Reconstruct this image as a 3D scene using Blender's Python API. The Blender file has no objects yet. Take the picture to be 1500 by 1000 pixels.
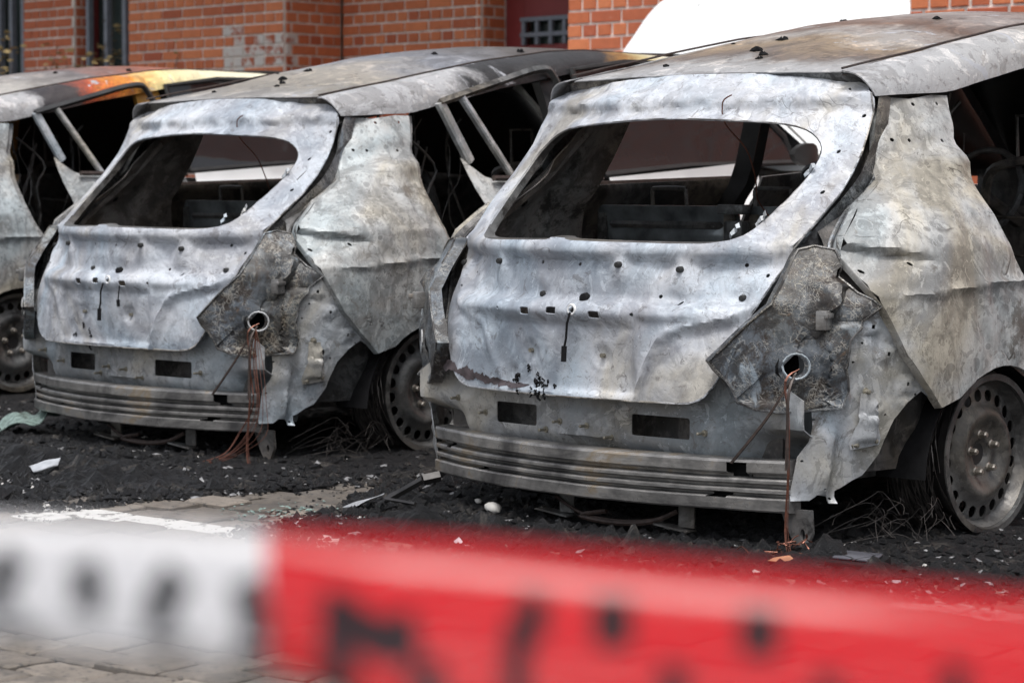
import bpy, bmesh, math, random
import numpy as np
from mathutils import Vector, Matrix, noise
from mathutils.geometry import delaunay_2d_cdt
random.seed(7)
C = bpy.context.scene
COL = C.collection
PI = math.pi

# ---------------------------------------------------------------- camera, world, sun, exposure
cam = bpy.data.objects.new('camera', bpy.data.cameras.new('camera'))
COL.objects.link(cam); C.camera = cam
CX, CY, CZ = Vector((.71625, .69784, .00262)), Vector((-.04664, .04413, .99794)), Vector((.69629, -.71489, .06416))
CAMP = Vector((4.536, -4.840, .955))
mw = Matrix((CX, CY, CZ)).transposed().to_4x4(); mw.translation = CAMP
cam.matrix_world = mw
cam.data.lens = 85.05; cam.data.sensor_width = 36; cam.data.sensor_fit = 'HORIZONTAL'
cam.data.clip_start = .05; cam.data.clip_end = 400
cam.data.dof.use_dof = True; cam.data.dof.focus_distance = 6.6; cam.data.dof.aperture_fstop = 6.0

w = bpy.data.worlds.new("World"); C.world = w; w.use_nodes = True
nt = w.node_tree; bg = nt.nodes['Background']
sky = nt.nodes.new('ShaderNodeTexSky'); sky.sky_type = 'NISHITA'; sky.sun_disc = False
SUN_EL, SUN_AZ = math.radians(68), math.radians(140)      # azimuth measured clockwise from +Y
sky.sun_elevation = SUN_EL; sky.sun_rotation = SUN_AZ
sky.air_density = 1.0; sky.dust_density = 4.0; sky.ozone_density = 1.0
# an overcast sky: most of the blue taken out of the Nishita light
hs = nt.nodes.new('ShaderNodeHueSaturation'); hs.inputs['Saturation'].default_value = .32
nt.links.new(sky.outputs[0], hs.inputs['Color']); nt.links.new(hs.outputs[0], bg.inputs['Color'])
bg.inputs['Strength'].default_value = .15
sun = bpy.data.objects.new('sun', bpy.data.lights.new('sun', 'SUN')); COL.objects.link(sun)
sun.data.energy = 1.5; sun.data.angle = math.radians(14); sun.data.color = (1, .97, .93)
sd = Vector((math.sin(SUN_AZ)*math.cos(SUN_EL), math.cos(SUN_AZ)*math.cos(SUN_EL), math.sin(SUN_EL)))
sun.rotation_euler = (-sd).to_track_quat('-Z', 'Y').to_euler(); sun.location = (4, -6, 9)
C.view_settings.view_transform = 'Standard'; C.view_settings.look = 'None'
C.view_settings.gamma = 1; C.view_settings.use_curve_mapping = False
C.view_settings.exposure = 0.40

# ---------------------------------------------------------------- node helpers
class G:
    def __init__(s, name):
        s.m = bpy.data.materials.new(name); s.m.use_nodes = True
        s.t = s.m.node_tree; s.b = s.t.nodes['Principled BSDF']
        s.co = s.t.nodes.new('ShaderNodeTexCoord').outputs['Object']
        oi = s.t.nodes.new('ShaderNodeObjectInfo'); s.rnd = oi.outputs['Random']
    def L(s, a, b):
        if hasattr(a, 'links') or isinstance(a, bpy.types.NodeSocket): s.t.links.new(a, b)
        else:
            try: b.default_value = a
            except Exception: b.default_value = tuple(a) + (1,)
    def jitter(s, amt=20):
        v = s.t.nodes.new('ShaderNodeVectorMath'); v.operation = 'ADD'
        k = s.t.nodes.new('ShaderNodeMath'); k.operation = 'MULTIPLY'; s.L(s.rnd, k.inputs[0]); k.inputs[1].default_value = amt
        s.L(s.co, v.inputs[0]); s.L(k.outputs[0], v.inputs[1]); s.co = v.outputs[0]; return s
    def scale(s, sc):
        v = s.t.nodes.new('ShaderNodeVectorMath'); v.operation = 'MULTIPLY'
        s.L(s.co, v.inputs[0]); v.inputs[1].default_value = sc; return v.outputs[0]
    def noise(s, sc, det=5, rough=.55, dist=0, co=None):
        n = s.t.nodes.new('ShaderNodeTexNoise'); s.L(co or s.co, n.inputs['Vector'])
        n.inputs['Scale'].default_value = sc; n.inputs['Detail'].default_value = det
        n.inputs['Roughness'].default_value = rough; n.inputs['Distortion'].default_value = dist
        return n.outputs['Fac']
    def vor(s, sc, feat='F1', rand=1, co=None, out='Distance'):
        n = s.t.nodes.new('ShaderNodeTexVoronoi'); n.feature = feat; s.L(co or s.co, n.inputs['Vector'])
        n.inputs['Scale'].default_value = sc; n.inputs['Randomness'].default_value = rand
        return n.outputs[out]
    def warp(s, amt=.05, sc=6):
        n = s.t.nodes.new('ShaderNodeTexNoise'); s.L(s.co, n.inputs['Vector']); n.inputs['Scale'].default_value = sc
        a = s.t.nodes.new('ShaderNodeVectorMath'); a.operation = 'SCALE'; s.L(n.outputs['Color'], a.inputs[0]); a.inputs['Scale'].default_value = amt
        b = s.t.nodes.new('ShaderNodeVectorMath'); b.operation = 'ADD'; s.L(s.co, b.inputs[0]); s.L(a.outputs[0], b.inputs[1]); return b.outputs[0]
    def ss(s, f, a, b):
        n = s.t.nodes.new('ShaderNodeMapRange'); n.interpolation_type = 'SMOOTHSTEP'; s.L(f, n.inputs[0])
        n.inputs[1].default_value = a; n.inputs[2].default_value = b; return n.outputs[0]
    def math(s, op, a, b=0):
        n = s.t.nodes.new('ShaderNodeMath'); n.operation = op; s.L(a, n.inputs[0]); s.L(b, n.inputs[1]); return n.outputs[0]
    def mix(s, f, a, b, mode='MIX'):
        n = s.t.nodes.new('ShaderNodeMix'); n.data_type = 'RGBA'; n.blend_type = mode
        s.L(f, n.inputs[0]); s.L(a, n.inputs[6]); s.L(b, n.inputs[7]); return n.outputs[2]
    def ramp(s, f, stops):
        n = s.t.nodes.new('ShaderNodeValToRGB'); e = n.color_ramp.elements; s.L(f, n.inputs[0])
        while len(e) < len(stops): e.new(.5)
        for i, (p, c) in enumerate(stops): e[i].position = p; e[i].color = tuple(c) + (1,)
        return n.outputs[0]
    def axis(s, k):
        n = s.t.nodes.new('ShaderNodeSeparateXYZ'); tc = s.t.nodes.new('ShaderNodeTexCoord'); s.L(tc.outputs['Object'], n.inputs[0]); return n.outputs[k]
    def out(s, col, rough=.5, metal=0, bump=None, bs=.3, bd=.01, spec=.5):
        s.L(col, s.b.inputs['Base Color']); s.L(rough, s.b.inputs['Roughness']); s.L(metal, s.b.inputs['Metallic'])
        s.b.inputs['Specular IOR Level'].default_value = spec
        if bump is not None:
            n = s.t.nodes.new('ShaderNodeBump'); s.L(bump, n.inputs['Height'])
            n.inputs['Strength'].default_value = bs; n.inputs['Distance'].default_value = bd
            s.L(n.outputs[0], s.b.inputs['Normal'])
        return s.m

def simple(name, col, rough=.5, metal=0, var=.25, sc=25, spec=.5, bs=.2):
    g = G(name).jitter(); n = g.noise(sc, 5)
    c2 = tuple(max(0, c*(1-var)) for c in col); c3 = tuple(min(1, c*(1+var)) for c in col)
    return g.out(g.ramp(n, [(.3, c2), (.7, c3)]), rough, metal, g.noise(sc*4, 4), bs, .003, spec)

def ash(name, light, mid, dark, dark_amt=.3, rust=.12, cells=0., lace=0., cracks=0., rough=.42, big=2.2, rustc=(.22, .11, .06), metal=.12, streak=0., mott=.55, grain=.2, bst=.4, spec=.5):
    g = G(name).jitter(7)
    n1 = g.noise(big, 7, .62, .9); n2 = g.noise(8, 9, .68, 1.6); n3 = g.noise(36, 7, .7, .6); n4 = g.noise(210, 3); fine = g.noise(95, 6, .75)
    f = g.math('ADD', g.math('MULTIPLY', n1, .55), g.math('MULTIPLY', n2, .45))
    hi = tuple(min(.8, x*1.22) for x in light)
    c = g.ramp(f, [(.36, tuple(x*.8 for x in mid)), (.45, mid), (.53, light), (.62, hi)])
    # flaked layers with ragged, outlined edges
    for sc, th, k in ((3.1, .56, .78), (5.7, .57, 1.18), (11, .60, .70), (23, .62, 1.25)):
        q = g.noise(sc, 10, .66, .7 if sc > 8 else 1.3, g.scale((1, 1.13, .93)) if sc > 5 else None)
        m = g.ss(q, th, th+.012); e = g.math('MULTIPLY', g.math('SUBTRACT', 1, g.math('ABSOLUTE', g.math('MULTIPLY', g.math('SUBTRACT', q, th), 90))), 1)
        c = g.mix(g.math('MULTIPLY', m, mott), c, tuple(min(.85, x*k) for x in (mid if k < 1 else light)))
        c = g.mix(g.math('MULTIPLY', g.ss(e, 0, 1), mott*.8), c, tuple(x*.5 for x in mid))
    if streak:
        sn = g.noise(9, 6, .7, .8, g.scale((1.6, 1.6, .28)))
        c = g.mix(g.math('MULTIPLY', g.ss(sn, .52, .62), streak), c, tuple(x*.5 for x in mid))
    # tide marks
    tide = g.math('PINGPONG', g.math('MULTIPLY', g.noise(2.8, 4, .5, 1.8), 7), .5)
    tm = g.math('SUBTRACT', 1, g.ss(tide, .0, .05))
    c = g.mix(g.math('MULTIPLY', g.math('MULTIPLY', tm, g.ss(n2, .42, .6)), .30), c, tuple(x*.4 for x in mid))
    # dark sooty patches with ragged edges
    dn = g.math('ADD', g.math('MULTIPLY', g.noise(4.1, 10, .72, .9), .75), g.math('MULTIPLY', n3, .25))
    dm = g.ss(dn, .60-.14*dark_amt, .67-.12*dark_amt)
    c = g.mix(g.math('MULTIPLY', dm, min(1, .45+dark_amt)), c, dark)
    bumpv = g.math('ADD', g.math('MULTIPLY', n3, .5), g.math('MULTIPLY', n2, .7))
    if cells > 0:
        for sc, w_ in ((17, .05), (34, .03), (60, .018)):
            co = g.warp(w_, 14); v = g.vor(sc, 'F1', 1, co); vc = g.vor(sc, 'F1', 1, co, 'Color')
            sep = g.t.nodes.new('ShaderNodeSeparateColor'); g.L(vc, sep.inputs[0])
            rad = g.math('ADD', .16, g.math('MULTIPLY', sep.outputs[1], .26)); dd = g.math('SUBTRACT', rad, v)
            on = g.math('MULTIPLY', g.ss(sep.outputs[0], .50, .52), g.ss(g.noise(2.3+sc*.01, 4, .6), .47, .55))
            disc = g.math('MULTIPLY', g.ss(dd, 0, .03), on); ring = g.math('MULTIPLY', g.math('MULTIPLY', g.ss(dd, -.06, -.02), g.math('SUBTRACT', 1, g.ss(dd, 0, .02))), on)
            c = g.mix(g.math('MULTIPLY', ring, cells*.45), c, hi); c = g.mix(g.math('MULTIPLY', disc, cells*.7), c, tuple(x*.72 for x in mid))
    if lace > 0:
        lm = 0
        for sc in (52, 95):
            ld = g.vor(sc, 'DISTANCE_TO_EDGE', 1, g.warp(.06, 26)); x = g.math('MULTIPLY', g.math('SUBTRACT', 1, g.ss(ld, .02, .11)), g.ss(g.noise(6 if sc < 60 else 9, 6, .7, .6), .47, .56))
            lm = x if lm == 0 else g.math('MAXIMUM', lm, x)
        c = g.mix(g.math('MULTIPLY', lm, lace), c, (.50, .49, .46)); bumpv = g.math('ADD', bumpv, g.math('MULTIPLY', lm, .25))
        bl = g.ss(g.noise(5, 7, .65, 1.2, g.scale((1, 1, .5))), .56, .64); c = g.mix(g.math('MULTIPLY', bl, .6), c, (.30, .35, .40))
        dk = g.ss(g.noise(7, 8, .7, 1.2), .50, .58); c = g.mix(g.math('MULTIPLY', dk, .8), c, (.022, .02, .02))
    rn = g.ss(g.noise(5.5, 10, .74, 1.2), .61, .70)
    c = g.mix(g.math('MULTIPLY', rn, min(1, rust*4)), c, rustc)
    if cracks > 0:
        q = g.noise(1.9, 5, .62, .5); cm = g.math('SUBTRACT', 1, g.ss(g.math('ABSOLUTE', g.math('SUBTRACT', q, .5)), .0006, .0022))
        cd = g.vor(3.6, 'DISTANCE_TO_EDGE', 1, g.warp(.34, 4)); c2 = g.math('SUBTRACT', 1, g.ss(cd, .0, .007))
        cm = g.math('MAXIMUM', g.math('MULTIPLY', cm, .8), g.math('MULTIPLY', c2, g.ss(g.noise(2.1, 3), .54, .58)))
        cm = g.math('MULTIPLY', cm, g.ss(g.noise(3, 3), .44, .50))
        c = g.mix(g.math('MULTIPLY', cm, cracks), c, (.07, .065, .06)); bumpv = g.math('SUBTRACT', bumpv, g.math('MULTIPLY', cm, .5))
    sp = g.ss(n4, .66, .72); c = g.mix(g.math('MULTIPLY', g.math('MULTIPLY', sp, g.ss(n1, .40, .55)), .65), c, (.06, .055, .05))
    sp2 = g.ss(g.noise(120, 4), .68, .74); c = g.mix(g.math('MULTIPLY', sp2, .6), c, tuple(min(.85, x*1.5+.02) for x in light))
    c = g.mix(grain, c, g.ramp(fine, [(.30, (.30, .30, .30)), (.60, (1, 1, 1))]), 'MULTIPLY')
    c = g.mix(1, c, g.ramp(g.noise(1.7, 5, .6, .8), [(.36, (.84, .94, 1.0)), (.50, (1, 1, 1)), (.62, (1.0, .92, .78))]), 'MULTIPLY')
    c = g.mix(g.math('MULTIPLY', g.ss(g.noise(13, 9, .75, 1.8), .585, .60), .5), c, dark)
    bumpv = g.math('ADD', bumpv, g.math('MULTIPLY', fine, .22))
    r = g.math('ADD', rough-.16, g.math('MULTIPLY', n2, .34))
    return g.out(c, r, metal, bumpv, bst, .006, spec)

def burn(name, stops, axis=1, lo=.4, hi=2.8):
    """paint scorched along the car: colour stops by distance in metres from the tail"""
    g = G(name)
    y = g.axis(axis); z = g.axis(2); g.jitter(5)
    f = g.math('ADD', y, g.math('MULTIPLY', g.math('SUBTRACT', g.noise(2.6, 7, .6, .6), .5), .75))
    f = g.math('ADD', f, g.math('MULTIPLY', g.math('SUBTRACT', g.noise(30, 5, .7), .5), .12))
    f = g.math('DIVIDE', g.math('SUBTRACT', f, lo), hi-lo)
    c = g.ramp(f, [((p-lo)/(hi-lo), q) for p, q in stops])
    n2 = g.noise(11, 8, .65, 1.2); n3 = g.noise(60, 5, .7)
    for sc, th, k in ((4.3, .54, .55), (7, .57, 1.7), (11, .57, 1.45), (19, .58, .5), (41, .6, 1.4)):
        q = g.noise(sc, 10, .7, .8); m = g.math('MULTIPLY', g.ss(q, th, th+.014), g.math('SUBTRACT', 1, g.ss(f, .55, .8)))
        c = g.mix(g.math('MULTIPLY', m, .6), c, (k, k*.97, k*.94), 'MULTIPLY')
    pm = g.ss(g.noise(3.6, 9, .7, 1.0), .60, .63)
    c = g.mix(g.math('MULTIPLY', pm, g.math('SUBTRACT', 1, g.ss(f, .55, .75))), c, (.42, .43, .46))
    c = g.mix(.25, c, g.ramp(n2, [(.3, (.45, .43, .42)), (.65, (1, 1, 1))]), 'MULTIPLY')
    c = g.mix(.5, c, g.ramp(g.noise(170, 3), [(.62, (1, 1, 1)), (.75, (.25, .25, .25))]), 'MULTIPLY')
    return g.out(c, g.math('ADD', .25, g.math('MULTIPLY', n2, .35)), .05, g.math('ADD', n2, g.math('MULTIPLY', n3, .5)), .7, .007)

M = {}
M['tail'] = ash('ash_tailgate', (.55, .57, .61), (.36, .375, .415), (.11, .10, .10), .14, .035, 0, 0, .25, .50, mott=.36, grain=.16, metal=.03, bst=.4, spec=.32)
M['quarter'] = ash('ash_quarter', (.46, .46, .45), (.27, .27, .265), (.12, .105, .09), .35, .03, .8, 0, .9, .46, streak=.35)
M['rear'] = ash('ash_rear_panel', (.43, .44, .455), (.28, .29, .30), (.10, .09, .08), .2, .05, 0, 0, .0, .5)
M['corner'] = ash('ash_corner', (.44, .46, .49), (.28, .295, .31), (.10, .09, .08), .4, .06, .2, 0, .3, .45)
M['lamp'] = ash('scorched_lamp_pan', (.10, .115, .135), (.036, .044, .054), (.03, .022, .018), .8, .22, 0, .42, 0, .42, 5, (.15, .09, .05), .12)
M['gutter'] = ash('scorched_gutter', (.14, .14, .145), (.05, .05, .052), (.02, .02, .02), .6, .12, 0, .35, 0, .38, 5, (.14, .09, .06), .3)
M['spoiler'] = ash('ash_spoiler', (.50, .51, .54), (.33, .335, .35), (.12, .10, .09), .45, .04, 0, .25, 1, .42)
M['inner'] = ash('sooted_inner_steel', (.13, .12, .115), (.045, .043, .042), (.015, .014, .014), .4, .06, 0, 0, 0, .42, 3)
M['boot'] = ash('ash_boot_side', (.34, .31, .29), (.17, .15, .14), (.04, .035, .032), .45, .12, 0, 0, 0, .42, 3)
M['innerflange'] = ash('ash_inner_flange', (.16, .155, .15), (.075, .07, .066), (.03, .028, .026), .5, .1, 0, 0, 0, .42, 4, (.12, .08, .06))
g = G('beam_steel').jitter(4)
st = g.noise(3.5, 8, .7, .4, g.scale((6, 6, 30))); n2 = g.noise(14, 7, .65, .8)
c = g.ramp(g.noise(4, 7, .65, .6), [(.36, (.10, .098, .10)), (.46, (.22, .215, .21)), (.54, (.34, .33, .32)), (.60, (.33, .27, .20)), (.68, (.48, .49, .51))])
c = g.mix(.45, c, g.ramp(st, [(.35, (.45, .45, .45)), (.65, (1, 1, 1))]), 'MULTIPLY')
M['beam'] = g.out(c, g.math('ADD', .16, g.math('MULTIPLY', n2, .3)), .45, g.math('ADD', n2, st), .3, .003)
M['black'] = simple('soot_black', (.008, .008, .009), .75, 0, .4, 30, .2)
M['rim'] = ash('burnt_wheel_steel', (.125, .12, .115), (.07, .067, .065), (.025, .024, .023), .4, .14, 0, 0, 0, .36, 4, (.16, .09, .06), metal=.3)
M['barrel'] = simple('sooted_barrel', (.032, .030, .030), .38, .25, .5, 12)
M['bolt'] = simple('steel_bolt', (.42, .38, .33), .32, .8, .3, 60)
M['stud'] = simple('yellowed_stud', (.30, .28, .23), .4, .6, .3, 60)
M['cord'] = simple('tyre_cord_wire', (.11, .10, .095), .4, .5, .5, 40)
M['copper'] = simple('copper_wire', (.15, .06, .04), .35, .6, .4, 60)
M['blackwire'] = simple('burnt_cable', (.05, .035, .03), .45, .2, .5, 60)
M['glass'] = simple('dark_side_glass', (.02, .02, .022), .05, 0, .1, 5, .45, .0)
M['white'] = simple('white_car_paint', (.78, .79, .79), .22, 0, .03, 3, .5, .0)
M['bonnet'] = (lambda g: g.out(g.mix(g.ss(g.noise(26, 3), .735, .745), (.80, .81, .81), (.12, .12, .12)), .25))(G('white_bonnet_paint'))
M['bars'] = simple('grey_bars', (.20, .22, .26), .45, .2, .15, 20)
M['rubber'] = simple('black_rubber', (.02, .02, .02), .6, 0, .3, 20)
M['mudalu'] = simple('grey_seat_steel', (.17, .19, .20), .3, .35, .7, 7)
ASHc, BRN, RST, BLK = (.40, .405, .42), (.20, .16, .13), (.24, .13, .08), (.028, .027, .028)
M['roofA'] = burn('roof_scorched_rust', [(.5, (.40, .40, .41)), (.70, (.36, .36, .36)), (.82, (.15, .12, .10)), (.98, (.27, .20, .13)), (1.12, (.34, .32, .30)), (1.3, (.16, .10, .07)), (1.6, (.30, .28, .27)), (1.9, (.17, .10, .075)), (2.3, (.26, .22, .20)), (2.7, BLK)])
M['roofB'] = burn('roof_scorched_grey', [(.5, (.38, .38, .39)), (.8, (.24, .22, .19)), (1.0, (.32, .29, .25)), (1.3, (.22, .23, .26)), (1.7, (.11, .10, .095)), (2.2, (.07, .055, .05)), (2.5, (.26, .09, .05)), (2.75, (.62, .55, .38))])
M['roofC'] = burn('roof_scorched_pale', [(.5, (.38, .38, .39)), (1.0, (.42, .40, .37)), (1.5, (.14, .12, .12)), (1.9, (.35, .12, .07)), (2.1, (.16, .11, .10)), (2.4, (.5, .42, .3)), (2.7, (.7, .68, .6))])
M['railA'] = burn('rail_ash_to_soot', [(.5, (.42, .425, .44)), (1.25, (.40, .40, .40)), (1.5, (.30, .29, .28)), (1.62, (.06, .055, .055)), (2.5, BLK)])
M['railB'] = burn('rail_soot_to_cream', [(.5, (.42, .425, .44)), (1.20, (.42, .42, .43)), (1.30, BLK), (2.05, (.03, .03, .032)), (2.17, (.30, .15, .04)), (2.25, (.55, .46, .24)), (2.5, (.70, .68, .56)), (2.75, (.78, .78, .72))])
M['railC'] = burn('rail_orange_to_cream', [(.5, (.40, .405, .42)), (1.05, (.40, .40, .41)), (1.12, (.035, .03, .033)), (1.32, (.04, .03, .03)), (1.45, (.42, .07, .02)), (1.6, (.65, .26, .03)), (1.8, (.74, .60, .28)), (2.15, (.80, .74, .52)), (2.7, (.80, .79, .68))])
M['pillarB'] = simple('sooted_pillar', (.03, .03, .031), .4, .1, .5, 10)
M['pillarC'] = simple('scorched_orange_pillar', (.52, .26, .05), .4, 0, .3, 10)

# ---------------------------------------------------------------- mesh builder
def sstep(a, b, x):
    t = min(1, max(0, (x-a)/(b-a))); return t*t*(3-2*t)
def pip(P, poly):
    x, y = P[:, 0], P[:, 1]; n = len(poly); ins = np.zeros(len(P), bool); j = n-1
    for i in range(n):
        xi, yi = poly[i]; xj, yj = poly[j]
        cnd = ((yi > y) != (yj > y)) & (x < (xj-xi)*(y-yi)/((yj-yi) or 1e-12)+xi)
        ins ^= cnd; j = i
    return ins
def spl(p, closed=False, sub=5):
    p = [Vector(q) for q in p]; n = len(p); o = []
    for i in range(n if closed else n-1):
        a, b, c_, d = (p[(i-1) % n], p[i], p[(i+1) % n], p[(i+2) % n]) if closed else (p[max(i-1, 0)], p[i], p[i+1], p[min(i+2, n-1)])
        for k in range(sub):
            t = k/sub; o.append(.5*((2*b)+(c_-a)*t+(2*a-5*b+4*c_-d)*t*t+(3*b-a-3*c_+d)*t**3))
    if not closed: o.append(p[-1])
    return [tuple(v) for v in o]
def resamp(p, sp):
    o = []; n = len(p)
    for i in range(n):
        a, b = Vector(p[i]), Vector(p[(i+1) % n]); k = max(1, int((b-a).length/sp))
        for j in range(k): o.append(tuple(a.lerp(b, j/k)))
    # drop near-duplicate points
    q = [o[0]]
    for v in o[1:]:
        if (Vector(v)-Vector(q[-1])).length > sp*.25: q.append(v)
    return q
def ngon(cx, cy, r, n=8, ry=None, a0=0):
    return [(cx+r*math.cos(a0+2*PI*i/n), cy+(ry or r)*math.sin(a0+2*PI*i/n)) for i in range(n)]
def rrect(x0, y0, x1, y1, r):
    o = []
    for cx, cy, a in ((x1-r, y1-r, 0), (x0+r, y1-r, 90), (x0+r, y0+r, 180), (x1-r, y0+r, 270)):
        for k in range(4): t = math.radians(a+30*k); o.append((cx+r*math.cos(t), cy+r*math.sin(t)))
    return o

class MB:
    def __init__(s): s.v = []; s.f = []; s.mi = []; s.cur = 0
    def add(s, v, f):
        n = len(s.v); s.v += [tuple(q) for q in v]; s.f += [tuple(i+n for i in q) for q in f]; s.mi += [s.cur]*len(f); return s
    def sheet(s, outline, mapf, holes=(), sp=.014, small=()):
        out = resamp(outline, sp); hs_ = [resamp(h, sp) for h in holes]; sm = list(small)
        O = np.array(out); lo, hi = O.min(0), O.max(0)
        pts = []; r = random.Random(3); ny = int((hi[1]-lo[1])/(sp*.87))+1; nx = int((hi[0]-lo[0])/sp)+1
        for j in range(ny):
            for i in range(nx+1):
                pts.append((lo[0]+(i+.5*(j % 2)+r.uniform(-.12, .12))*sp, lo[1]+(j+r.uniform(-.12, .12))*sp*.87))
        P = np.array(pts); keep = pip(P, out)
        for h in hs_+sm: keep &= ~pip(P, h)
        bd = np.array(out+[q for h in hs_+sm for q in h])
        P = P[keep]
        d = np.full(len(P), 9.)
        for q in bd: d = np.minimum(d, np.hypot(P[:, 0]-q[0], P[:, 1]-q[1]))
        P = P[d > sp*.45]
        cv = []; ce = []
        for loop in [out]+hs_+sm:
            b = len(cv); cv += [Vector(q) for q in loop]; ce += [(b+i, b+(i+1) % len(loop)) for i in range(len(loop))]
        cv += [Vector(q) for q in P]
        V, E, F, *_ = delaunay_2d_cdt(cv, ce, [], 0, 1e-6)
        V = np.array([tuple(v) for v in V]); F = [f for f in F if len(f) == 3]
        cen = V[np.array(F)].mean(1); k = pip(cen, out)
        for h in hs_+sm: k &= ~pip(cen, h)
        F = [f for f, q in zip(F, k) if q]
        s.add([mapf(a, b) for a, b in V], F); return s
    def strip(s, A, B):
        n = len(A); s.add(list(A)+list(B), [(i, i+1, n+i+1, n+i) for i in range(n-1)]); return s
    def box(s, c, d, rz=0, ry=0, rx=0):
        R = Matrix.Rotation(rz, 3, 'Z') @ Matrix.Rotation(ry, 3, 'Y') @ Matrix.Rotation(rx, 3, 'X')
        v = [Vector(c)+R @ Vector((x*d[0]/2, y*d[1]/2, z*d[2]/2)) for x in (-1, 1) for y in (-1, 1) for z in (-1, 1)]
        s.add(v, [(0, 1, 3, 2), (4, 6, 7, 5), (0, 4, 5, 1), (2, 3, 7, 6), (0, 2, 6, 4), (1, 5, 7, 3)]); return s
    def tube(s, pts, r, n=6, cap=True):
        pts = [Vector(p) for p in pts]; m = len(pts); rr = r if isinstance(r, (list, tuple)) else [r]*m
        v = []; up = Vector((0.013, .02, 1))
        for i, p in enumerate(pts):
            t = (pts[min(i+1, m-1)]-pts[max(i-1, 0)]).normalized()
            a = t.cross(up)
            if a.length < .05: a = t.cross(Vector((1, 0, 0)))
            a.normalize(); b = t.cross(a)
            for k in range(n): an = 2*PI*k/n; v.append(p+rr[i]*(math.cos(an)*a+math.sin(an)*b))
        f = [(i*n+k, i*n+(k+1) % n, (i+1)*n+(k+1) % n, (i+1)*n+k) for i in range(m-1) for k in range(n)]
        if cap: f += [tuple(range(n)), tuple((m-1)*n+k for k in range(n))[::-1]]
        s.add(v, f); return s
    def lathe(s, prof, n=48, c=(0, 0, 0), axis='x', close=False):
        v = []
        for (t, r) in prof:
            for k in range(n):
                a = 2*PI*k/n; ca, sa = r*math.cos(a), r*math.sin(a)
                v.append((c[0]+t, c[1]+ca, c[2]+sa) if axis == 'x' else (c[0]+ca, c[1]+t, c[2]+sa) if axis == 'y' else (c[0]+ca, c[1]+sa, c[2]+t))
        m = len(prof)
        f = [(i*n+k, i*n+(k+1) % n, (i+1)*n+(k+1) % n, (i+1)*n+k) for i in range(m-1) for k in range(n)]
        if close: f += [tuple(range(n)), tuple((m-1)*n+k for k in range(n))]
        s.add(v, f); return s
    def build(s, name, mat, parent=None, thick=0, smooth=True, split=42, off=-1, bevel=0, weld=True):
        me = bpy.data.meshes.new(name); me.from_pydata(s.v, [], s.f); me.update()
        for m_ in (mat if isinstance(mat, (list, tuple)) else [mat]): me.materials.append(m_)
        if any(s.mi): me.polygons.foreach_set('material_index', s.mi)
        if smooth: me.polygons.foreach_set('use_smooth', [True]*len(me.polygons))
        bm = bmesh.new(); bm.from_mesh(me); bmesh.ops.remove_doubles(bm, verts=bm.verts, dist=2e-5) if weld else None; bmesh.ops.recalc_face_normals(bm, faces=bm.faces); bm.to_mesh(me); bm.free()
        o = bpy.data.objects.new(name, me); COL.objects.link(o)
        if parent: o.parent = parent
        if thick:
            md = o.modifiers.new('thickness', 'SOLIDIFY'); md.thickness = thick; md.offset = off
        if bevel:
            md = o.modifiers.new('bevel', 'BEVEL'); md.width = bevel; md.segments = 2; md.limit_method = 'ANGLE'
        if smooth:
            md = o.modifiers.new('edges', 'EDGE_SPLIT'); md.split_angle = math.radians(split)
        return o

def tag(o, label=None, cat=None, group=None, kind=None):
    if label: o['label'] = label
    if cat: o['category'] = cat
    if group: o['group'] = group
    if kind: o['kind'] = kind
    return o
def empty(name, loc=(0, 0, 0), rz=0):
    o = bpy.data.objects.new(name, None); COL.objects.link(o); o.location = loc; o.rotation_euler = (0, 0, rz)
    o.empty_display_size = .1; return o
def copy_tree(o, parent=None, ov=None):
    c_ = o.copy(); COL.objects.link(c_); c_.parent = parent
    for ch in list(o.children):
        if ch.name.split('.')[0] in (ov or ()): continue
        copy_tree(ch, c_, ov)
    return c_
SEED = [0.]
def N(p, sc): return noise.noise(Vector(p)*sc+Vector((SEED[0], SEED[0]*.7, SEED[0]*1.3)))
def sstep(a, b, x):
    t = min(1, max(0, (x-a)/(b-a))); return t*t*(3-2*t)
def interp(x, X, Y): return float(np.interp(x, X, Y))

# ---------------------------------------------------------------- the car's surfaces (car frame: x right, y forward, z up, origin under the tail)
def Tb(x, z):
    y0 = interp(z, [.28, .33, .38, .45, .55, .62, .70, .76, .80, .90, 1.0, 1.078, 1.15, 1.217, 1.3], [.06, .04, .02, .012, 0, 0, .015, .03, .05, .16, .28, .36, .43, .50, .59])
    k = interp(z, [.33, .42, .5, .6, .74, .9, 1.08, 1.217], [.15, .2, .3, .45, .6, .55, .5, .37])
    return y0+k*x*x
def S(y, z):
    W = interp(z, [.1, .3, .5, .7, .8, .88, .95, 1.05, 1.15, 1.21, 1.25], [.84, .885, .905, .905, .89, .85, .79, .73, .665, .63, .60])
    ys = interp(z, [.4, .65, .8, 1.0, 1.2], [.5, .5, .6, .82, .85])
    fr = max(0, y-3.3)**2*.16
    return W-1.6*max(0, ys-y)**2-fr
def zr(y):
    return interp(y, [.4, .53, .75, .93, 1.06, 1.42, 1.8, 2.0, 2.45, 2.7], [1.235, 1.262, 1.303, 1.335, 1.362, 1.43, 1.483, 1.495, 1.492, 1.478])
def R_(x, y): return zr(y)+(.052-.022*sstep(1.3, 2.2, y))*(1-(x/.5)**2)*(.28+.72*sstep(.55, 1.15, y))-.006*sstep(.62, .56, y)

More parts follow.
